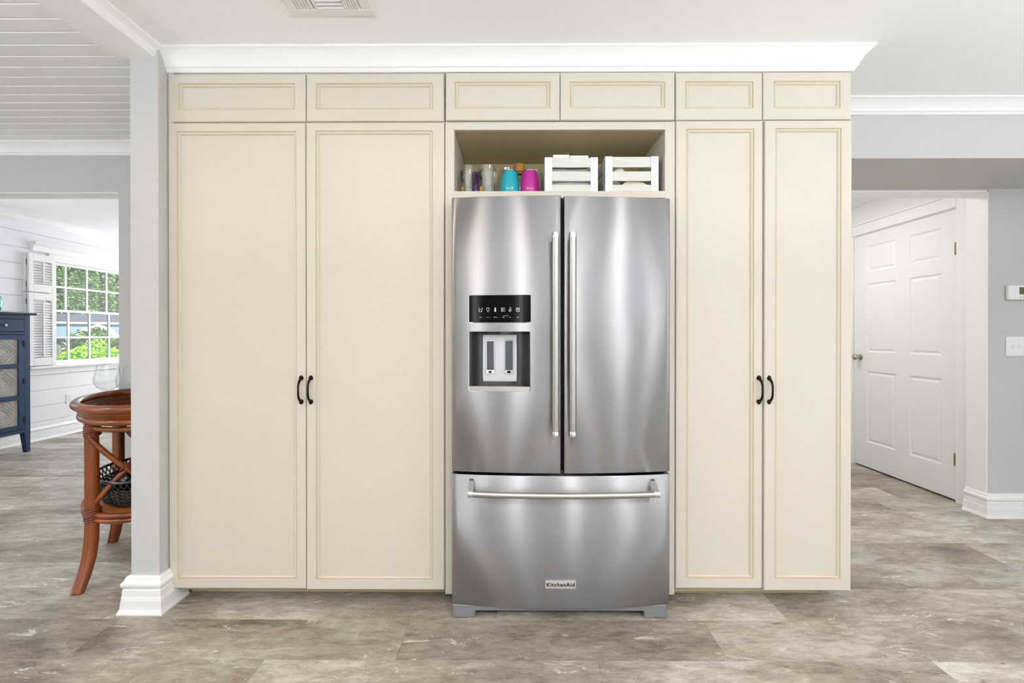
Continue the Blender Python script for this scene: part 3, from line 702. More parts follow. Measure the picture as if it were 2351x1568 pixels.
strokes(1189, [(cup, False), ([(-.0025, .006), (-.0025, -.002), (.0025, -.002), (.0025, .006)], False), ([(0, .009), (0, .002)], False)], .0009)
for px, s in ((1103, 'MEASURE'), (1120, 'LIGHT'), (1137.5, 'TEMPERATURE'), (1155.5, 'OPTIONS'), (1171, 'LOCK'), (1189, 'DISPENSE')):
    X = ax(px, 1.883); text('panel_lettering', s, .0036, (X, yp(X), az(728.5, 1.883)), (PI/2, 0, 0), M_ink, cp, wx=.72 if len(s) > 6 else .9)
text('panel_lettering', 'HOLD 3 SEC TO LOCK', .0030, (ax(1163, 1.883), yp(ax(1163, 1.883)), az(725, 1.883)), (PI/2, 0, 0), M_ink, cp)
for px in (1113, 1126.5, 1147.5, 1164, 1178): text('panel_lettering', '|', .004, (ax(px, 1.883), yp(ax(px, 1.883)), az(728.5, 1.883)), (PI/2, 0, 0), M_ink, cp)
# handles
def bar_handle(px, parent):
    hy = 1.812; X = ax(px, hy); z0, z1 = az(1003, hy), az(534, hy)
    h = MB().tube([(X, hy, z0+.02), (X, hy, z1-.02)], .0150, 20).build('handle', M_steel2, parent, smooth=True)
    for za, zb, s_ in ((z0, z0+.022, 1), (z1-.022, z1, -1)):
        MB().lathe([(.013, za), (.0158, za+.002), (.0158, zb-.002), (.0152, zb)], (X, hy, 0), 20).build('end_cap', M_chrome, h, smooth=True)
        zc = (za+zb)/2; xx = X-.004
        MB().poly([(hy-.002, zc-.009), (hy-.002, zc+.009), (yf(X)+.001, zc+.013), (yf(X)+.001, zc-.013)], xx-.010, xx+.010, 'yz').build('handle_post', M_chrome, h, bevel=.002)
bar_handle(1275.5, ld); bar_handle(1315, rd)
hh = []
for k in range(25):
    u = -1+2*k/24; X = .2005+.383*u; hh.append((X, 1.812+.022*u*u, az(1135, 1.83)))
h = MB().tube(hh, .0125, 16).build('handle', M_steel2, dw, smooth=True)
for s_ in (0, -1):
    X, Y, Z = hh[s_]; o_ = -.006 if s_ == 0 else .006; sg = 1 if s_ == 0 else -1
    MB().lathe([(.0135, X-.004 if s_ == 0 else X-.018), (.0142, X+(-.002 if s_ == 0 else -.015)), (.0142, X+(.016 if s_ == 0 else .003)), (.0135, X+(.018 if s_ == 0 else .005))], (0, Y, Z), 18, axis='x').build('end_cap', M_chrome, h, smooth=True)
    xa_, xb_ = X-.010+.006*sg, X+.010+.006*sg
    pp = [(Y-.012, Z-.004), (Y-.010, Z+.012), (yf(X)+.001, Z+.045), (yf(X)+.001, Z+.018), (Y+.010, Z-.008)]
    MB().poly(pp, xa_, xb_, 'yz').build('handle_post', M_chrome, h, bevel=.002)
# badge
bz1, bz0 = az(1332.5, 1.872), az(1350.5, 1.872); b0, b1 = ax(1252, 1.872), ax(1322, 1.872)
bg = MB().box(b0, b1, 1.8685, 1.874, bz0, bz1).build('badge', mat('badge_aluminium', (214, 214, 216), .3, metal=.6), dw, bevel=.001)
text('badge_lettering', 'KitchenAid', .0215, ((b0+b1)/2, 1.8681, (bz0+bz1)/2), (PI/2, 0, 0), M_inkb, bg, offset=.0006, space=1.14, wx=1.06)
# grille and feet
kx0, kx1 = ax(1040, 1.90), ax(1530, 1.90)
kk = MB(); pts = [(kx0, .002), (kx0+.092, .002), (kx0+.092, .030), (kx1-.092, .030), (kx1-.092, .002), (kx1, .002), (kx1, .056)]
for k in range(1, 14):
    u = 1-2*k/14; pts.append(((kx0+kx1)/2+(kx1-kx0)/2*u, .056-.012*(1-u*u)))
pts.append((kx0, .056)); kk.poly(pts, 1.898, 1.925, 'xz'); kk.build('toe_grille', mat('painted_grille', (126, 128, 131), .35, metal=.3), rf, bevel=.002, seg=1)
for x in (kx0+.046, kx1-.046): MB().box(x-.04, x+.04, 1.926, 1.98, 0, .03).build('foot', M_rub, rf)
for x in (RX0+.05, RX1-.05): MB().lathe([(.018, 0), (.018, .04)], (x, 2.5, 0), 12).build('foot', M_rub, rf)
for x in (RX0+.05, RX1-.05): MB().box(x-.035, x+.035, 1.95, 2.02, 1.755, 1.775).build('hinge_cover', M_dgrey, rf, bevel=.004)

# ================================================================== ITEMS ON THE SHELF
SZ = zo0+.0003
def tumbler(px, col, word, label):
    Y = 2.085; X = ax(px, Y)
    t = thing('tumbler', label, 'tumbler', (X, Y, SZ), group='upturned tumblers on the display shelf')
    m = mat('powder_coat_'+word, col, .35, coat=.2)
    MB().lathe([(.0435, .004), (.0445, .008), (.0440, .03), (.0395, .075), (.0345, .108), (.033, .112), (.030, .1135), (.001, .1135)], (X, Y, SZ), 40).build('cup', m, t, smooth=True)
    MB().lathe([(.036, 0), (.0425, .0005), (.0435, .0045), (.0405, .0045)], (X, Y, SZ), 36).build('rim', M_chrome, t, smooth=True)
    MB().lathe([(.0325, .1125), (.0335, .113), (.032, .119), (.026, .121), (.001, .1215)], (X, Y, SZ), 32).build('base_ring', M_chrome, t, smooth=True)
    tm = MB()
    for k, ch in enumerate(word):         # wordmark, upside down like the cup
        a = (k-(len(word)-1)/2)*.17 * -1
        r = .0450; px_, py_ = X+math.sin(a)*r, Y-math.cos(a)*r
        text('lettering', ch, .012, (px_, py_, SZ+.028), (PI/2+.08, PI, a), M_ink, t, offset=.0002, into=tm)
    tm.build('lettering', M_ink, t)
tumbler(1170.5, (0, 152, 166), 'give', 'teal upside-down tumbler on the open shelf')
tumbler(1216.5, (172, 22, 132), 'live', 'magenta upside-down tumbler on the open shelf')
def drink_glass(px, Y, r, hgt, label, deco=None):
    X = ax(px, Y); t = thing('drinking_glass', label, 'glass', (X, Y, SZ), group='clear drinking glasses on the open shelf')
    pr = [(.001, .001), (r*.80, .001), (r*.84, .004), (r*.92, hgt*.5), (r, hgt), (r-.0018, hgt), (r*.92-.002, hgt*.5), (r*.84-.002, .012), (.001, .010)]
    MB().lathe(pr, (X, Y, SZ), 32, cap=False).build('bowl', M_tumbler_glass, t, smooth=True)
    if deco:
        k = random.Random(int(px)); mb = MB()
        for q in range(7):
            a0 = -.75+k.uniform(-.12, .12); z0 = SZ+hgt*(.50+.055*q); rr = r*.93+.0006+.02*r*q/7
            pts = [(X+math.sin(a0+.22*math.cos(th+q))*rr, Y-math.cos(a0+.22*math.cos(th+q))*rr, z0+.006*math.sin(th)) for th in [2*PI*j/12 for j in range(13)]]
            mb.tube(pts, .0011, 5)
        mb.build('black_script', M_inkb, t)
        mb = MB(); rr = r*.90+.0008; vs = []
        for i_ in range(6):
            a = -.95+.10*i_
            for zq in (.12, .34): vs.append((X+math.sin(a)*rr, Y-math.cos(a)*rr, SZ+hgt*(zq if i_ not in (0, 5) else .3)))
        mb.add(vs, [(2*i_, 2*i_+2, 2*i_+3, 2*i_+1) for i_ in range(5)]); mb.build('orange_print', mat('orange_print', (206, 140, 70), .5), t)
drink_glass(1074, 2.11, .037, .146, 'printed clear glass nearest the left end of the open shelf', True)
drink_glass(1118, 2.11, .043, .146, 'printed clear glass in the middle, right of the purple glass', True)
drink_glass(1130, 2.22, .042, .155, 'plain clear glass behind the printed glasses')
drink_glass(1165, 2.19, .036, .165, 'plain clear glass behind the teal tumbler')
drink_glass(1228, 2.20, .034, .160, 'plain clear glass behind the magenta tumbler')
X, Y = ax(1093, 2.19), 2.19
t = thing('purple_glass', 'purple tinted glass between the two printed clear glasses', 'glass', (X, Y, SZ))
MB().lathe([(.001, .001), (.026, .001), (.030, .01), (.0315, .09), (.026, .135), (.020, .150), (.0185, .150), (.0245, .134), (.0295, .09), (.028, .012), (.001, .010)], (X, Y, SZ), 28, cap=False).build('bowl', M_purple, t, smooth=True)
X, Y = ax(1192, 2.29), 2.29
t = thing('glass_bottle', 'clear glass bottle with round wooden stopper behind the tumblers', 'bottle', (X, Y, SZ))
MB().lathe([(.001, .001), (.036, .001), (.04, .006), (.04, .12), (.034, .15), (.022, .168), (.021, .186), (.019, .186), (.020, .168), (.032, .148), (.038, .118), (.038, .01), (.001, .006)], (X, Y, SZ), 32, cap=False).build('body', M_glass, t, smooth=True)
MB().lathe([(.017, .178), (.018, .1865), (.0255, .187), (.0265, .190), (.0265, .222), (.0245, .226), (.001, .2265)], (X, Y, SZ), 32).build('stopper', mat('light_wood_stopper', (206, 140, 72), .5, var=.12, vscale=30, stretch=(1, 1, .2)), t, smooth=True)

M_slat = mat('whitewashed_wood', (212, 211, 204), .7, var=.07, vscale=10, stretch=(1, 1, 9), bump=.0006, bscale=30)
M_galv = mat('mottled_galvanized_corner', (216, 218, 226), .4, metal=.25, var=.16, vscale=55, bump=.002, bscale=80)
M_paper = mat('white_paper', (236, 236, 234), .8)
def crate(px0, px1, ytop, label, contents):
    Y0 = 2.018; Y1 = 2.30; x0, x1 = ax(px0, Y0), ax(px1, Y0); z1 = az(ytop, Y0); z0 = SZ
    t = thing('wooden_crate', label, 'crate', ((x0+x1)/2, (Y0+Y1)/2, z0), group='whitewashed slatted crates on the open shelf')
    pw = .034; th = .009
    rows = [(z0+.002, z0+.036), (az(415.5, Y0), az(393.5, Y0)), (az(384, Y0), z1-.0015)]
    if rows[0][1] > rows[1][0]-.008: rows[0] = (rows[0][0], rows[1][0]-.014)
    rows[0] = (z0+.002, az(424.5, Y0))
    for a, b_ in rows:
        for yy in (Y0+.001, Y1-th-.001): MB().box(x0+.003, x1-.003, yy, yy+th, a, b_).build('slat', M_slat, t, bevel=.0008, seg=1)
        for xx in (x0+.001, x1-th+.0-.001): MB().box(xx, xx+th, Y0+.012, Y1-.012, a, b_).build('slat', M_slat, t, bevel=.0008, seg=1)
    for xx, sx in ((x0, 1), (x1, -1)):
        for yy, sy in ((Y0, 1), (Y1, -1)):
            p = MB(); e = .0012; sg = -1 if sy == 1 else 1
            p.box(xx-sx*e, xx+sx*pw, yy-sy*e, yy+sy*.0008, z0, z1); p.box(xx-sx*e, xx+sx*.0008, yy-sy*e, yy+sy*pw, z0, z1)
            p.box(xx+sx*.014, xx+sx*.026, yy+sy*.011, yy+sy*.022, z0+.001, z1-.004)
            for zq in (.2, .5, .8): p.lathe([(.0025, yy-sy*e), (.0018, yy-sy*(e+.0012))], (xx+sx*pw*.5, 0, z0+(z1-z0)*zq), 8, axis='y')
            p.build('corner_strap', M_galv, t)
    MB().box(x0+.012, x1-.012, Y0+.012, Y1-.012, z0+.001, z0+.008).build('base_board', M_slat, t)
    return t, x0, x1, Y0, Y1, z0, z1
rnd = random.Random(3)
def crumpled(x0, x1, y0, y1, z0, z1, amp=.01, n=10, seed=1):
    k = random.Random(seed); mb = MB(); vs = []
    for i in range(n+1):
        for j in range(n+1):
            e = min(i, n-i, j, n-j); zz_ = z1 - (0 if e else (z1-z0)) + (k.uniform(-amp, amp) if e else 0)
            vs.append((x0+(x1-x0)*i/n, y0+(y1-y0)*j/n, zz_))
    mb.add(vs, [(i*(n+1)+j, (i+1)*(n+1)+j, (i+1)*(n+1)+j+1, i*(n+1)+j+1) for i in range(n) for j in range(n)])
    mb.add([(x0, y0, z0), (x1, y0, z0), (x1, y1, z0), (x0, y1, z0)], [(0, 1, 2, 3)])
    return mb
t, x0, x1, y0, y1, z0, z1 = crate(1250, 1373, 361.5, 'whitewashed slatted crate full of paper packets, left of the two crates', 0)
zc = z0+.009
for k in range(4):
    hgt = [.028, .03, .03, .026][k]
    b = crumpled(x0+.016+.004*(k % 2), x1-.018, y0+.015+.003*k, y1-.02, zc, zc+hgt-.004, .0022, 12, 20+k)
    tag(b.build('paper_packet', M_paper), ['white paper packet at the bottom of the left crate', 'white paper packet second from the bottom in the left crate', 'white paper packet third from the bottom in the left crate', 'white paper packet uppermost inside the left crate'][k], 'packet', 'white packets inside the left crate'); zc += hgt+.0005
nx0, nx1 = ax(1269, 2.05), ax(1351, 2.05)
b = thing('napkin_stack', 'white napkin packet in clear wrap on top of the left crate', 'napkins', ((nx0+nx1)/2, 2.12, z1))
zc = max(zc, z1-.03)
mid = (nx0+nx1)/2-.005
MB().box(nx0, mid, 2.045, 2.19, zc+.002, z1+.024).build('napkins', M_paper, b, bevel=.004)
MB().box(mid+.002, nx1, 2.047, 2.19, zc+.002, z1+.021).build('napkins', M_paper, b, bevel=.004)
pts = []
wr = MB(); wr.tube([(nx0-.022, 2.04, z1+.012), (nx0-.014, 2.038, z1+.020), (nx0-.002, 2.04, z1+.025), (mid, 2.04, z1+.029), (nx1, 2.04, z1+.025), (nx1+.016, 2.04, z1+.016), (nx1+.008, 2.04, z1+.005)], .0016, 6)
wr.tube([(nx0-.022, 2.04, z1+.012), (nx0-.010, 2.04, z1+.004), (nx0-.004, 2.04, z1+.014)], .0016, 6)
wr.build('clear_wrap', M_glass, b, smooth=True)
t, x0, x1, y0, y1, z0, z1 = crate(1388.5, 1512, 359.5, 'whitewashed slatted crate with folded cream cloths, right of the two crates', 0)
M_cloth = mat('cream_cloth', (232, 226, 206), .9)
def cloth(x0, x1, y, z0, amp, label, ph):
    mb = MB(); vs = []; n = 24
    for i in range(n+1):
        u = i/n; zz_ = z0 + amp*math.sin(PI*u)**.8*(1+.15*math.sin(9*u+ph))
        for yy in (y, y+.11): vs.append((x0+(x1-x0)*u, yy, zz_))
        for yy in (y+.11, y): vs.append((x0+(x1-x0)*u, yy, z0+amp*.6*math.sin(PI*u)))
    for i in range(n):
        for j in range(4): vs_ = None; 
    fs = [(i*4+j, (i+1)*4+j, (i+1)*4+(j+1) % 4, i*4+(j+1) % 4) for i in range(n) for j in range(4)]
    mb.add(vs, fs); tag(mb.build('folded_cloth', M_cloth, smooth=True), label, 'cloth', 'cream cloths inside the right crate')
cloth(x0+.055, x1-.02, y0+.02, z0+.010, .050, 'cream cloth arched at the bottom of the right crate', 0)
cloth(x0+.015, x0+.115, y0+.022, z0+.072, .042, 'cream cloth bunched at the left of the right crate', 2)

# ================================================================== CEILING VENT
VX0, VX1, VY1 = ax(671, 1.753), ax(862, 1.753), 1.755; VY0 = VY1-.335; VZ = CEIL
vt = thing('ceiling_vent', 'white square louvered air vent in the ceiling', 'vent', ((VX0+VX1)/2, (VY0+VY1)/2, VZ))
M_vent = mat('vent_white_metal', (228, 228, 226), .4)
e = .035; cxl, cxr = VX0+.115, VX1-.10
f = MB()
f.box(VX0, VX1, VY0, VY0+e, VZ-.008, VZ-.0005).box(VX0, VX1, VY1-e, VY1, VZ-.008, VZ-.0005).box(VX0, VX0+e+.006, VY0+e, VY1-e, VZ-.008, VZ-.0005).box(VX1-e-.006, VX1, VY0+e, VY1-e, VZ-.008, VZ-.0005)
f.box(cxl-.008, cxl+.004, VY0+e, VY1-e, VZ-.008, VZ-.0005).box(cxr-.004, cxr+.008, VY0+e, VY1-e, VZ-.008, VZ-.0005)
f.build('vent_frame', M_vent, vt, bevel=.002, seg=1)
MB().box(VX0+e, VX1-e, VY0+e, VY1-e, VZ-.0012, VZ-.0006).build('duct_opening', mat('dark_duct', (28, 28, 28), .9), vt)
yy = VY0+e+.004
while yy < VY1-e-.008:
    MB().poly([(yy, VZ-.002), (yy+.0025, VZ-.002), (yy+.010, VZ-.0085), (yy+.0078, VZ-.0085)], cxl+.005, cxr-.005, 'yz').build('vane', M_vent, vt); yy += .019
for xs_, xe, sg in ((VX0+e+.008, cxl-.010, -1), (cxr+.010, VX1-e-.008, -1)):
    n_ = 5
    for k in range(n_):
        xx = xs_+(xe-xs_)*(k+.5)/n_
        MB().poly([(xx-.004*sg, VZ-.002), (xx-.002*sg, VZ-.002), (xx+.006*sg, VZ-.0085), (xx+.004*sg, VZ-.0085)], VY0+e, VY1-e, 'xz').build('vane', M_vent, vt)

# ================================================================== THERMOSTAT, SWITCH
yw = YW; x0 = ax(2306, yw); z0, z1 = az(689, yw), az(656, yw)
th = thing('thermostat', 'white wall thermostat with green display on the grey wall', 'thermostat', (x0+.07, yw, z0))
MB().box(x0, x0+.145, yw-.028, yw-.0005, z0, z1).build('housing', M_white, th, bevel=.01, seg=4)
MB().box(x0+.065, x0+.118, yw-.0295, yw-.027, z0+.034, z1-.014).build('display', mat('lcd_green', (92, 104, 70), .3), th)
for k in range(3): MB().lathe([(.005, yw-.031), (.005, yw-.027)], (x0+.073+.02*k, 0, z0+.017), 10, axis='y').build('button', mat('button_grey', (190, 190, 190), .4), th)
text('display_digits', '72', .022, (x0+.095, yw-.0298, (z0+z1)/2+.009), (PI/2, 0, 0), M_inkb, th)
x0 = ax(2308, yw); z0, z1 = az(817.5, yw), az(773, yw)
sw = thing('light_switch', 'white light switch plate under the thermostat', 'switch', (x0+.06, yw, z0))
MB().box(x0, x0+.165, yw-.007, yw-.0005, z0, z1).build('cover_plate', M_white, sw, bevel=.003)
for k in range(3):
    X = x0+.038+.045*k; zc = (z0+z1)/2
    MB().box(X-.005, X+.005, yw-.010, yw-.0065, zc-.012, zc+.012).build('switch_slot', mat('switch_white', (225, 225, 224), .4), sw, bevel=.001)
    MB().poly([(yw-.008, zc-.006), (yw-.018, zc+.006), (yw-.016, zc+.010), (yw-.008, zc+.006)], X-.004, X+.004, 'yz').build('toggle', M_white, sw)

# ================================================================== RATTAN CART
M_rat = mat('amber_rattan', (114, 54, 11), .30, coat=.25, var=.42, vscale=9, stretch=(1, 1, .35))
M_ratd = mat('dark_rattan_binding', (104, 46, 20), .45, var=.3, vscale=70)
M_ratf = mat('woven_rattan_mat', (158, 92, 42), .5, var=.3, vscale=90, stretch=(1, 6, 1), bump=.002, bscale=120)
CC = Vector((-2.01, 2.42)); U = Vector((-.62, .785)); V = Vector((.785, .62))
def E(a, b, t, z): p = CC + U*a*math.cos(t) + V*b*math.sin(t); return (p.x, p.y, z)
def ring(a, b, z, n=56): return [E(a, b, 2*PI*k/n, z) for k in range(n)]
ct = thing('rattan_cart', 'oval amber rattan tray table behind the grey stub wall', 'table', (CC.x, CC.y, 0))
ty = MB().tube(ring(.425, .245, .845), .021, 12, closed=True).build('tray_rim', M_rat, ct, smooth=True)
w1 = MB()
for k in range(7): w1.tube(ring(.420-.006*k, .236-.006*k, .838-.0095*k), .0056, 6, closed=True)
w1.build('tray_wall', M_rat, ct, smooth=True)
w1 = MB()
for k in range(4): w1.tube(ring(.428-.007*k, .243-.007*k, .822-.009*k), .0055, 6, closed=True)
w1.tube(ring(.412, .228, .785), .015, 10, closed=True)
w1.build('tray_band', M_rat, ct, smooth=True)
MB().tube(ring(.385, .205, .748), .012, 10, closed=True).build('apron_ring', M_rat, ct, smooth=True)
MB().poly([E(.40, .217, 2*PI*k/48, 0)[:2] for k in range(48)], .768, .776, 'xy').build('tray_floor', M_ratf, ct)
legs = [Vector((-2.0, 2.12)), Vector((-2.25, 2.56))]; legs += [CC*2-legs[0]-Vector((.02, .03)), CC*2-legs[1]]
for L in legs:
    d = (L-CC).normalized()
    pts = []; rr = []
    for z, o, r in ((.765, 0, .024), (.60, 0, .025), (.40, 0, .025), (.30, 0, .026), (.22, .004, .026), (.14, .016, .025), (.07, .040, .023), (0.0, .075, .020)):
        pts.append((L.x+d.x*(o-.02), L.y+d.y*(o-.02), z)); rr.append(r)
    lg = MB().tube(pts, rr, 14).build('leg', M_rat, ct, smooth=True)
    q = Vector((-d.y, d.x)) * (1 if L.x < CC.x+.1 else -1)
    side = MB().tube([(p[0]-.024*.8, p[1]-.012, p[2]) for p in pts], .007, 8); side.build('leg_strip', M_rat, lg, smooth=True)
    for z0, n_ in ((.715, 7), (.315, 8)):
        bb = MB()
        for k in range(n_): bb.tube([(L.x-d.x*.02+.030*math.cos(a), L.y-d.y*.02+.030*math.sin(a), z0+k*.0065+.004*math.sin(a+k)) for a in [2*PI*j/14 for j in range(14)]], .0045, 6, closed=True)
        bb.build('binding', M_ratd, lg, smooth=True)
# crossed braces
def brace(A, B):
    m = (A+B)/2
    for za, zb in ((.715, .365), (.365, .715)):
        pts = []
        for k in range(9):
            u = k/8; p = A+(B-A)*u; z = za+(zb-za)*u
            zz_ = .54+(z-.54)*(1-.15*math.sin(PI*u)); pts.append((p.x, p.y-(.006 if za > zb else -.006), zz_))
        MB().tube(pts, .0125, 10).build('cross_brace', M_rat, ct, smooth=True)
    kk = MB()
    for k in range(5): kk.tube([(m.x+.020*math.cos(a)+.004*(k-2), m.y+.024*math.sin(a), .54+.02*math.cos(a+k*.6)) for a in [2*PI*j/12 for j in range(12)]], .0042, 6, closed=True)
    kk.build('brace_knot', M_ratd, ct, smooth=True)
brace(legs[0], legs[3]); brace(legs[1], legs[2])
sh = MB()
for z in (.336, .312): sh.tube(ring(.345, .215, z), .0125, 10, closed=True)
sh.build('shelf_rim', M_rat, ct, smooth=True)
MB().poly([E(.338, .208, 2*PI*k/48, 0)[:2] for k in range(48)], .325, .338, 'xy').build('shelf_floor', M_ratf, ct)

# wine glasses in the tray
def wine(px, Y, label, s=1.0):
    X = ax(px, Y); zt = .7765
    t = thing('wine_glass', label, 'glass', (X, Y, zt), group='balloon wine glasses in the rattan tray')
    pr = [(.001, 0), (.036, 0), (.037, .002), (.010, .006), (.0045, .014), (.0038, .05), (.0042, .095), (.008, .105), (.022, .113), (.044, .130), (.056, .155), (.057, .180), (.050, .215), (.044, .245),
          (.0432, .245), (.049, .215), (.0558, .18), (.0548, .156), (.043, .132), (.021, .116), (.001, .109)]
    MB().lathe([(r*s, z*s) for r, z in pr], (X, Y, zt), 40, cap=False).build('bowl', M_glass, t, smooth=True)
wine(246.5, 2.40, 'balloon wine glass standing in the rattan tray, fully in view', 1.03)
wine(299, 2.30, 'balloon wine glass half hidden behind the grey stub wall', 1.03)
# black basket on the lower shelf
M_wick = mat('black_wicker', (28, 25, 24), .35, coat=.4, var=.3, vscale=40)
bk = thing('wicker_basket', 'black woven oval basket on the lower shelf of the rattan table', 'basket', (CC.x, CC.y, .35))
def BE(a, b, t, z): p = CC + Vector((.012, -.02)) + U*a*math.cos(t) + V*b*math.sin(t); return (p.x, p.y, z)
wv = MB(); n = 64
for r_ in range(9):
    z = .356+.0095*r_; g = .85+.15*r_/9
    wv.tube([BE((.265+(.0035 if (k+r_) % 2 else -.0035))*g, (.165+(.0035 if (k+r_) % 2 else -.0035))*g, 2*PI*k/n, z) for k in range(n)], .0048, 5, closed=True)
wv.build('basket_weave', M_wick, bk)
wv = MB()
for k in range(44):
    a = 2*PI*k/44; wv.tube([BE(.265*.85, .165*.85, a, .352), BE(.265, .165, a, .44), BE(.277, .175, a+.10, .475)], .003, 5)
    wv.tube([BE(.265, .165, a, .44), BE(.277, .175, a-.10, .475)], .003, 5)
wv.build('basket_stakes', M_wick, bk)
wv = MB().tube(ring(.278, .176, .478, 48), .007, 6, closed=True); wv.build('basket_rim', M_wick, bk, tf=lambda v: v+Vector((.012, -.02, 0)))
MB().poly([BE(.22, .137, 2*PI*k/32, 0)[:2] for k in range(32)], .346, .352, 'xy').build('basket_base', M_wick, bk)
bp = CC + Vector((.02, -.04)); 
pt = thing('kettle', 'dark glossy kettle sitting in the black basket', 'kettle', (bp.x, bp.y, .353))
MB().lathe([(.05, 0), (.085, .01), (.10, .05), (.095, .095), (.065, .125), (.04, .132), (.04, .138), (.001, .142)], (bp.x, bp.y, .353), 32).build('body', mat('dark_glossy_metal', (46, 44, 44), .12, metal=.8), pt, smooth=True)
hp = [(bp.x+.07*math.cos(a), bp.y-.03*math.cos(a), .353+.12+.065*math.sin(a)) for a in [PI*k/14 for k in range(15)]]
MB().tube(hp, .006, 8).build('handle', M_wick, pt, smooth=True)
MB().lathe([(.004, .140), (.012, .15), (.010, .160), (.001, .163)], (bp.x, bp.y, .353), 14).build('lid_knob', M_wick, pt, smooth=True)

# ================================================================== OUTSIDE THE FAR WINDOW
def leafmat(n, c, v=.55): return mat(n, c, .6, var=v, vscale=5)
GZ = -.15
struct(box('ground', mat('lawn_green', (120, 170, 62), .9, var=.3, vscale=1.5), -90, -5.6, -10, 90, GZ-.1, GZ))
struct(box('driveway', mat('pale_concrete', (214, 208, 200), .8, var=.05), -24, -17, 8, 34, GZ, GZ+.012))
def leaves(name, m, parent, fn, n, s, seed, jit=.7):
    k = random.Random(seed); vs = []; fs = []
    for i in range(n):
        p = Vector(fn(k)); a = Vector((k.gauss(0, 1), k.gauss(0, 1), k.gauss(0, .6))).normalized(); b_ = a.cross(Vector((k.gauss(0, 1), k.gauss(0, 1), k.gauss(0, 1)))).normalized()
        q = s*(1+k.uniform(-jit, jit)*.6); b0 = len(vs)
        vs += [p-a*q, p-b_*q*.45, p+a*q, p+b_*q*.45]; fs.append((b0, b0+1, b0+2, b0+3))
    mb = MB(); mb.add(vs, fs); o = mb.build(name, m, parent); o['kind'] = 'stuff'; return o
def ell(c, r):
    def f(k):
        v = Vector((k.gauss(0, 1), k.gauss(0, 1), k.gauss(0, 1))).normalized()*(k.uniform(.35, 1)**.5)
        l = 1+.22*math.sin(5*v.x+2)*math.sin(4*v.z+c[0])+.15*math.sin(7*v.y)
        return (c[0]+v.x*r[0]*l, c[1]+v.y*r[1]*l, c[2]+v.z*r[2]*l)
    return f
TC = [(118, 152, 92), (150, 180, 112), (104, 142, 100), (136, 166, 98)]
trees = [((-38.4, 38, 6.6), (2.5, 2.5, 6.5), 0, 'leafy green tree behind the far house, leftmost in the window'), ((-50.5, 52, 9.0), (4.4, 4.4, 8.8), 1, 'pale leafy tree behind the far house, second from the left in the window'), ((-56.5, 63, 11), (5.0, 4.4, 10.5), 2, 'tall dark leafy tree, farthest away beyond the far house'),
         ((-38.3, 43.6, 7.4), (2.4, 2.4, 7.2), 3, 'leafy tree outside at the right of the window view')]
for c, r, ci, lb in trees:
    t = thing('tree', lb, 'tree', (c[0], c[1], GZ), group='trees beyond the far house')
    MB().tube([(c[0], c[1], GZ), (c[0]+.2, c[1], 2.5), (c[0]-.1, c[1]+.1, c[2])], [.35, .26, .12], 8).build('trunk', mat('bark', (96, 82, 66), .9), t)
    leaves('crown', leafmat('leaf_%d' % ci, TC[ci]), t, ell(c, r), 26000, .12, ci+5)
# the neighbouring house
NH = thing('house', 'blue-grey single-storey house with white trim across the lawn', 'house', (-27, 27, GZ))
M_sid = mat('blue_grey_siding', (122, 142, 168), .7); M_rf = mat('grey_shingle', (84, 90, 104), .9)
def hp_(u, v, z):                           # local frame of the house, its front facing the viewer
    o = Vector((-26.5, 27.5)); a = Vector((.70, .71)); b = Vector((-.71, .70)); p = o+a*u+b*v; return (p.x, p.y, z)
def hbox(mb, u0, u1, v0, v1, z0, z1):
    mb.add([hp_(u0, v0, z0), hp_(u1, v0, z0), hp_(u1, v1, z0), hp_(u0, v1, z0), hp_(u0, v0, z1), hp_(u1, v0, z1), hp_(u1, v1, z1), hp_(u0, v1, z1)], [(0, 3, 2, 1), (4, 5, 6, 7), (0, 1, 5, 4), (1, 2, 6, 5), (2, 3, 7, 6), (3, 0, 4, 7)]); return mb
hbox(MB(), -8, 6, 0, 7, GZ, 1.9).build('wall', M_sid, NH)
r_ = MB(); r_.add([hp_(-8.5, -.1, 1.9), hp_(6.5, -.1, 1.9), hp_(6.5, 7.5, 1.9), hp_(-8.5, 7.5, 1.9), hp_(-7.5, 3.5, 2.55), hp_(5.5, 3.5, 2.55)], [(0, 1, 5, 4), (1, 2, 5), (2, 3, 4, 5), (3, 0, 4), (0, 3, 2, 1)]); r_.build('roof', M_rf, NH)
hbox(MB(), -8.5, 6.5, -.14, -.1, 1.84, 1.95).build('fascia', M_white, NH)
hbox(MB(), .3, 1.6, -.06, .0, .6, 1.5).build('window', mat('far_window', (170, 196, 214), .5), NH)
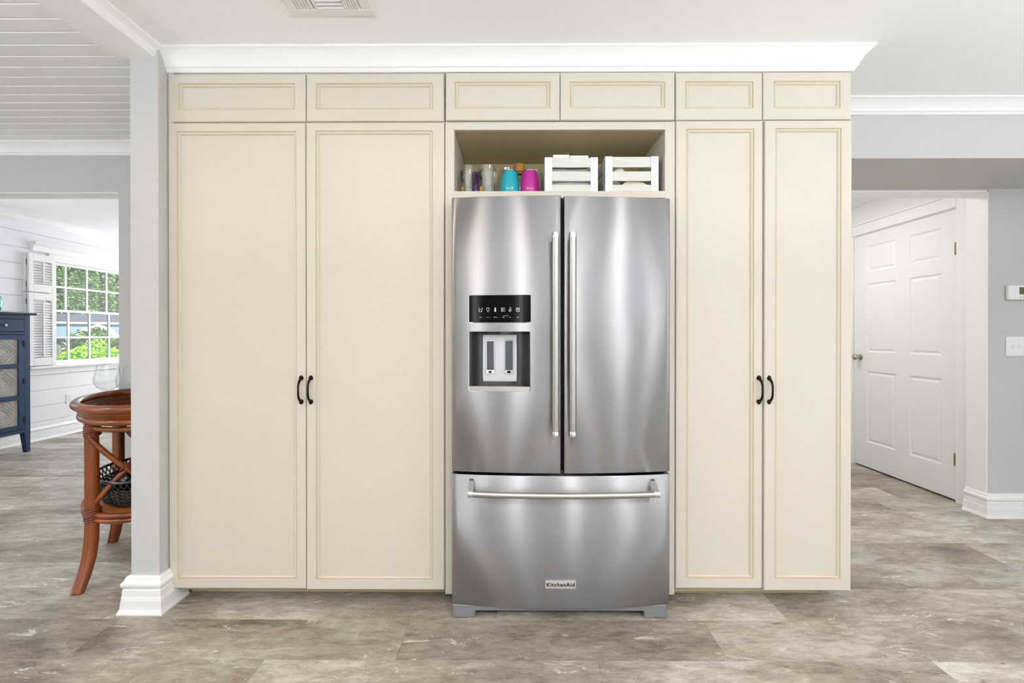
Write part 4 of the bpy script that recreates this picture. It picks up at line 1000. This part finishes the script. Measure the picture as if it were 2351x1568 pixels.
hbox(MB(), -4.4, -1.6, -.05, .0, GZ, 1.6).build('garage_door', M_white, NH)
# rock and plants in front of the house
def bush(x, y, r, c, lb, n=2600, s=.075, g='shrubs outside the window', seed=1, nm='shrub', cat='shrub'):
    t = thing(nm, lb, cat, (x, y, GZ), group=g)
    MB().tube([(x, y, GZ), (x, y, GZ+r[2]*.8)], [.04, .02], 6).build('stem', mat('bark', (96, 82, 66), .9), t)
    leaves('foliage', leafmat('shrub_%d_%d' % (c[0], c[1]), c), t, ell((x, y, GZ+r[2]), r), n, s, seed)
bush(-20.4, 22.0, (1.0, 1.0, .75), (84, 120, 50), 'dark round shrub in front of the far house', 3500, .11, seed=11)
bush(-9.2, 8.75, (.55, .5, .44), (150, 205, 60), 'bright green shrub low under the window, left part', 9000, .034, seed=12)
bush(-9.3, 9.95, (.55, .5, .56), (158, 212, 60), 'bright green shrub under the window, tallest in the middle', 9000, .034, seed=13)
bush(-9.0, 11.2, (.55, .5, .62), (140, 196, 60), 'bright green shrub under the window beside the grey wall edge', 9000, .034, seed=14)
rk = MB(); k = random.Random(5); vs = []; fs = []
for i in range(9):
    for j in range(14):
        a = 2*PI*j/14; zz_ = i/8; rr = (1-zz_**1.6)**.6*(1+k.uniform(-.1, .1))
        vs.append((-22.6+1.7*rr*math.cos(a)+.5*zz_, 24.0+1.2*rr*math.sin(a), GZ+1.9*zz_))
rk.add(vs, [(i*14+j, i*14+(j+1) % 14, (i+1)*14+(j+1) % 14, (i+1)*14+j) for i in range(8) for j in range(14)])
tag(rk.build('boulder', mat('pale_rock', (206, 200, 200), .9, var=.25, vscale=2)), 'large pale pink-white boulder on the lawn before the far house', 'rock')
mbx = thing('mailbox', 'grey mailbox on a post beside the driveway outside', 'mailbox', (-20.2, 20.0, GZ))
MB().box(-20.25, -20.13, 19.94, 20.06, GZ, .85).build('post', mat('grey_post', (120, 122, 126), .8), mbx)
MB().box(-20.42, -19.98, 19.88, 20.12, .85, 1.08).build('box', mat('dark_mailbox', (58, 62, 66), .5), mbx, bevel=.05)
